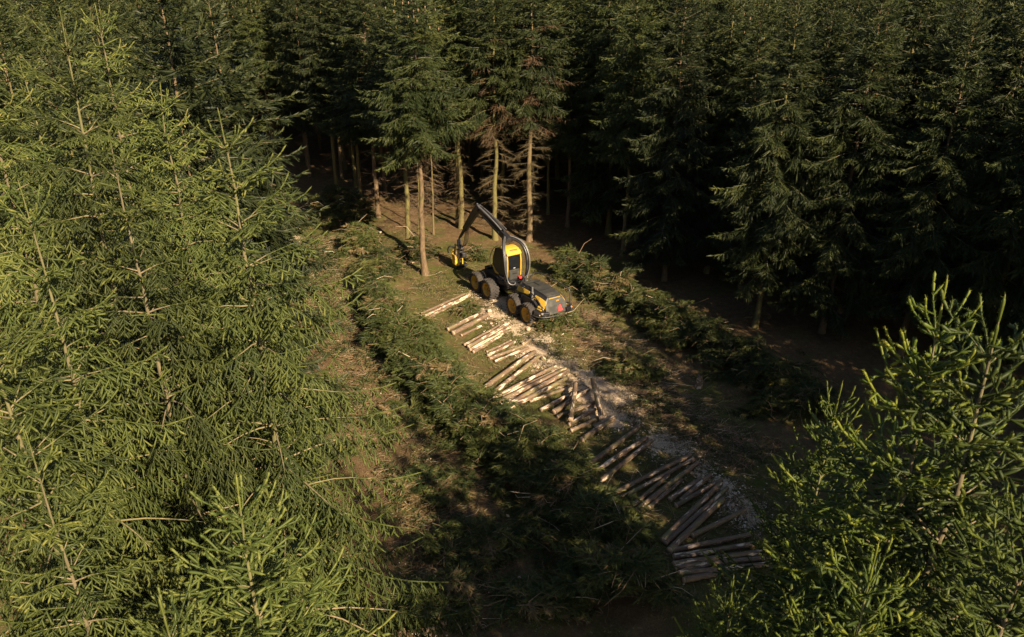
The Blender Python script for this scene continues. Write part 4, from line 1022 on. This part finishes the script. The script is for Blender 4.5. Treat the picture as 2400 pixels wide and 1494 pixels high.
# crane
arm = PB()
for sx in (-1, 1):
    P_ = [(sx * .78, .15, 1.62), (sx * .82, .05, 2.3), (sx * .82, .15, 3.1), (sx * .72, .5, 3.72), (sx * .42, .95, 3.98), (sx * .1, 1.2, 4.02)]
    arm.tube(P_, .11, 8, 2)
ARM = arm.build('crane_arm', BLK, HV, 0, True)
b = PB(); b.box((0, 1.15, 4.0), (.5, .5, .34), Matrix.Rotation(R(16), 3, 'X')); b.cyl((-.34, 1.2, 4.02), (.34, 1.2, 4.02), .12); b.build('crane_knuckle', BLK, HV, .05)
b = PB()
for sx in (-1, 1):
    for q in range(4):
        o_ = .035 * (q - 1.5)
        b.tube([(sx * (.74 + o_ * .5), -.02 - .02 * q, 1.7), (sx * (.90 + o_), -.12 + o_, 2.4), (sx * (.90 + o_), -.02 + o_, 3.15), (sx * (.76 + o_), .35 + o_, 3.82 + .02 * q), (sx * (.42 + .02 * q), .8 + o_, 4.12), (sx * (.03 + .02 * q), 1.3, 4.2), (sx * (.04 + .015 * q), 1.9, 4.38)], .013, 6, 2)
    b.tube([(sx * .74, .0, 1.75), (sx * .70, -.2, 1.5), (sx * .35, -.28, 1.42), (sx * .12, .0, 1.5)], .03, 6, 2)
b.build('hose_bundle', STEEL, ARM, 0, True)
E = Vector((0, 4.75, 5.12))
b = PB(); b.bar((0, 1.0, 3.95), (0, 2.4, 4.42), .32, .42, .30, .48); b.bar((0, 2.4, 4.42), (0, 4.72, 5.08), .30, .48, .24, .32); b.cyl((-.2, 4.75, 5.12), (.2, 4.75, 5.12), .19); BOOM = b.build('boom', BLK, HV, .03)
b = PB(); b.cyl((0, 1.5, 4.46), (0, 3.0, 5.0), .075); b.cyl((0, 3.0, 5.0), (0, 4.4, 5.36), .045); b.build('boom_cylinder', DSTEEL, BOOM)
b = PB()
for q in range(3): b.tube([(-.17 + .03 * q, 1.7, 4.5), (-.2 + .03 * q, 2.6, 4.86), (-.2 + .03 * q, 3.8, 5.2), (-.19 + .03 * q, 4.6, 5.36)], .018, 6, 2)
b.tube([(.19, 1.6, 4.5), (.2, 2.6, 4.8), (.2, 4.4, 5.2)], .022, 6, 2); b.build('boom_hose', STEEL, BOOM, 0, True)
b = PB(); b.bar((-.19, 1.9, 4.24), (-.17, 3.9, 4.82), .02, .12); b.build('boom_sheen', dirty('painted_blue_grey_sheen', (.03, .045, .06), (.1, .1, .1), .3, 0, .4, 4), BOOM)  # thin strip on the boom side, its colour paints in a blue-grey sheen
b = PB(); b.bar((0, 4.55, 5.25), (0, 5.3, 4.62), .26, .42, .3, .48); b.bar((0, 5.3, 4.62), (0, 6.75, 3.1), .3, .48, .24, .36); b.bar((0, 6.75, 3.1), (0, 7.45, 2.32), .16, .2, .14, .16); STK = b.build('stick', BLK, HV, .03)
b = PB(); b.cyl((0, 4.9, 5.38), (0, 5.9, 4.42), .06); b.cyl((0, 5.9, 4.42), (0, 6.5, 3.7), .04)
b.build('stick_cylinder', DSTEEL, STK)
b = PB()
for q in range(4): b.tube([(.1 - .05 * q, 6.2, 3.95), (.22 - .1 * q, 6.6, 3.0 - .1 * q), (.3 - .12 * q, 6.9, 2.0 - .08 * q), (.2 - .1 * q, 7.3, 1.6), (.1 - .05 * q, 7.5, 1.75)], .022, 6, 2)
b.build('head_hose', BLK, STK, 0, True)
# harvester head, hanging upright
hx, hy = 0.0, 7.62
b = PB(); b.prism([(hx - .42, .28), (hx - .12, .28), (hx - .10, 1.0), (hx - .16, 1.45), (hx - .32, 1.5), (hx - .44, 1.2), (hx - .52, .7)], 'y', hy - .26, hy - .2)
b.prism([(hx - .42, .28), (hx - .12, .28), (hx - .10, 1.0), (hx - .16, 1.45), (hx - .32, 1.5), (hx - .44, 1.2), (hx - .52, .7)], 'y', hy + .2, hy + .26)
b.box((hx - .44, hy, .72), (.1, .42, .7)); b.box((hx - .3, hy, .36), (.3, .42, .12)); b.box((hx + .12, hy - .2, .55), (.08, .1, .5)); HEAD = b.build('harvester_head', YEL, HV, .02)
b = PB(); b.cyl((0, hy - .12, 2.35), (0, hy - .02, 2.05), .07); b.cyl((0, hy, 2.08), (0, hy, 1.72), .15); b.box((0, hy, 1.66), (.3, .3, .12)); b.bar((-.16, hy - .28, 1.7), (-.22, hy - .3, .75), .08, .1); b.bar((-.16, hy + .28, 1.7), (-.22, hy + .3, .75), .08, .1); b.build('rotator', STEEL, HEAD, .01)
for yy in (-.22, .22):
    b = PB(); b.lathe([(.0, -.16), (.17, -.16), (.21, -.12), (.21, .12), (.17, .16), (0, .16)], 18, (0, 0, 0))
    for q in range(12):
        for xx in (-.09, 0, .09): b.box((xx, .22 * math.cos(q * .5236), .22 * math.sin(q * .5236)), (.03, .04, .04), Matrix.Rotation(q * .5236, 3, 'X'))
    o = b.build('feed_roller', DSTEEL, HEAD); o.location = (hx + .2, hy + yy, 1.0); o.rotation_euler = (0, R(90), R(20))
b = PB(); b.prism([(hx - .45, hy - .32), (hx + .45, hy - .36), (hx + .52, hy), (hx + .42, hy + .34), (hx - .45, hy + .3)], 'z', .12, .28); b.build('saw_box', BLK, HEAD, .04)
for sg in (-1, 1):
    b = PB(); b.tube([(-.2, hy + sg * .2, 1.45), (-.5, hy + sg * .45, 1.62), (-.62, hy + sg * .62, 1.3), (-.5, hy + sg * .7, 1.0)], .055, 6, 2); b.build('delimbing_knife', BLK, HEAD, 0, True)
b = PB(); b.tube([(.12, hy + .25, 1.5), (.42, hy + .3, 1.5), (.5, hy + .2, 1.2)], .045, 6, 2); b.cyl((.1, hy, 1.5), (.32, hy, 1.3), .09); b.build('delimbing_knife', DSTEEL, HEAD, 0, True)
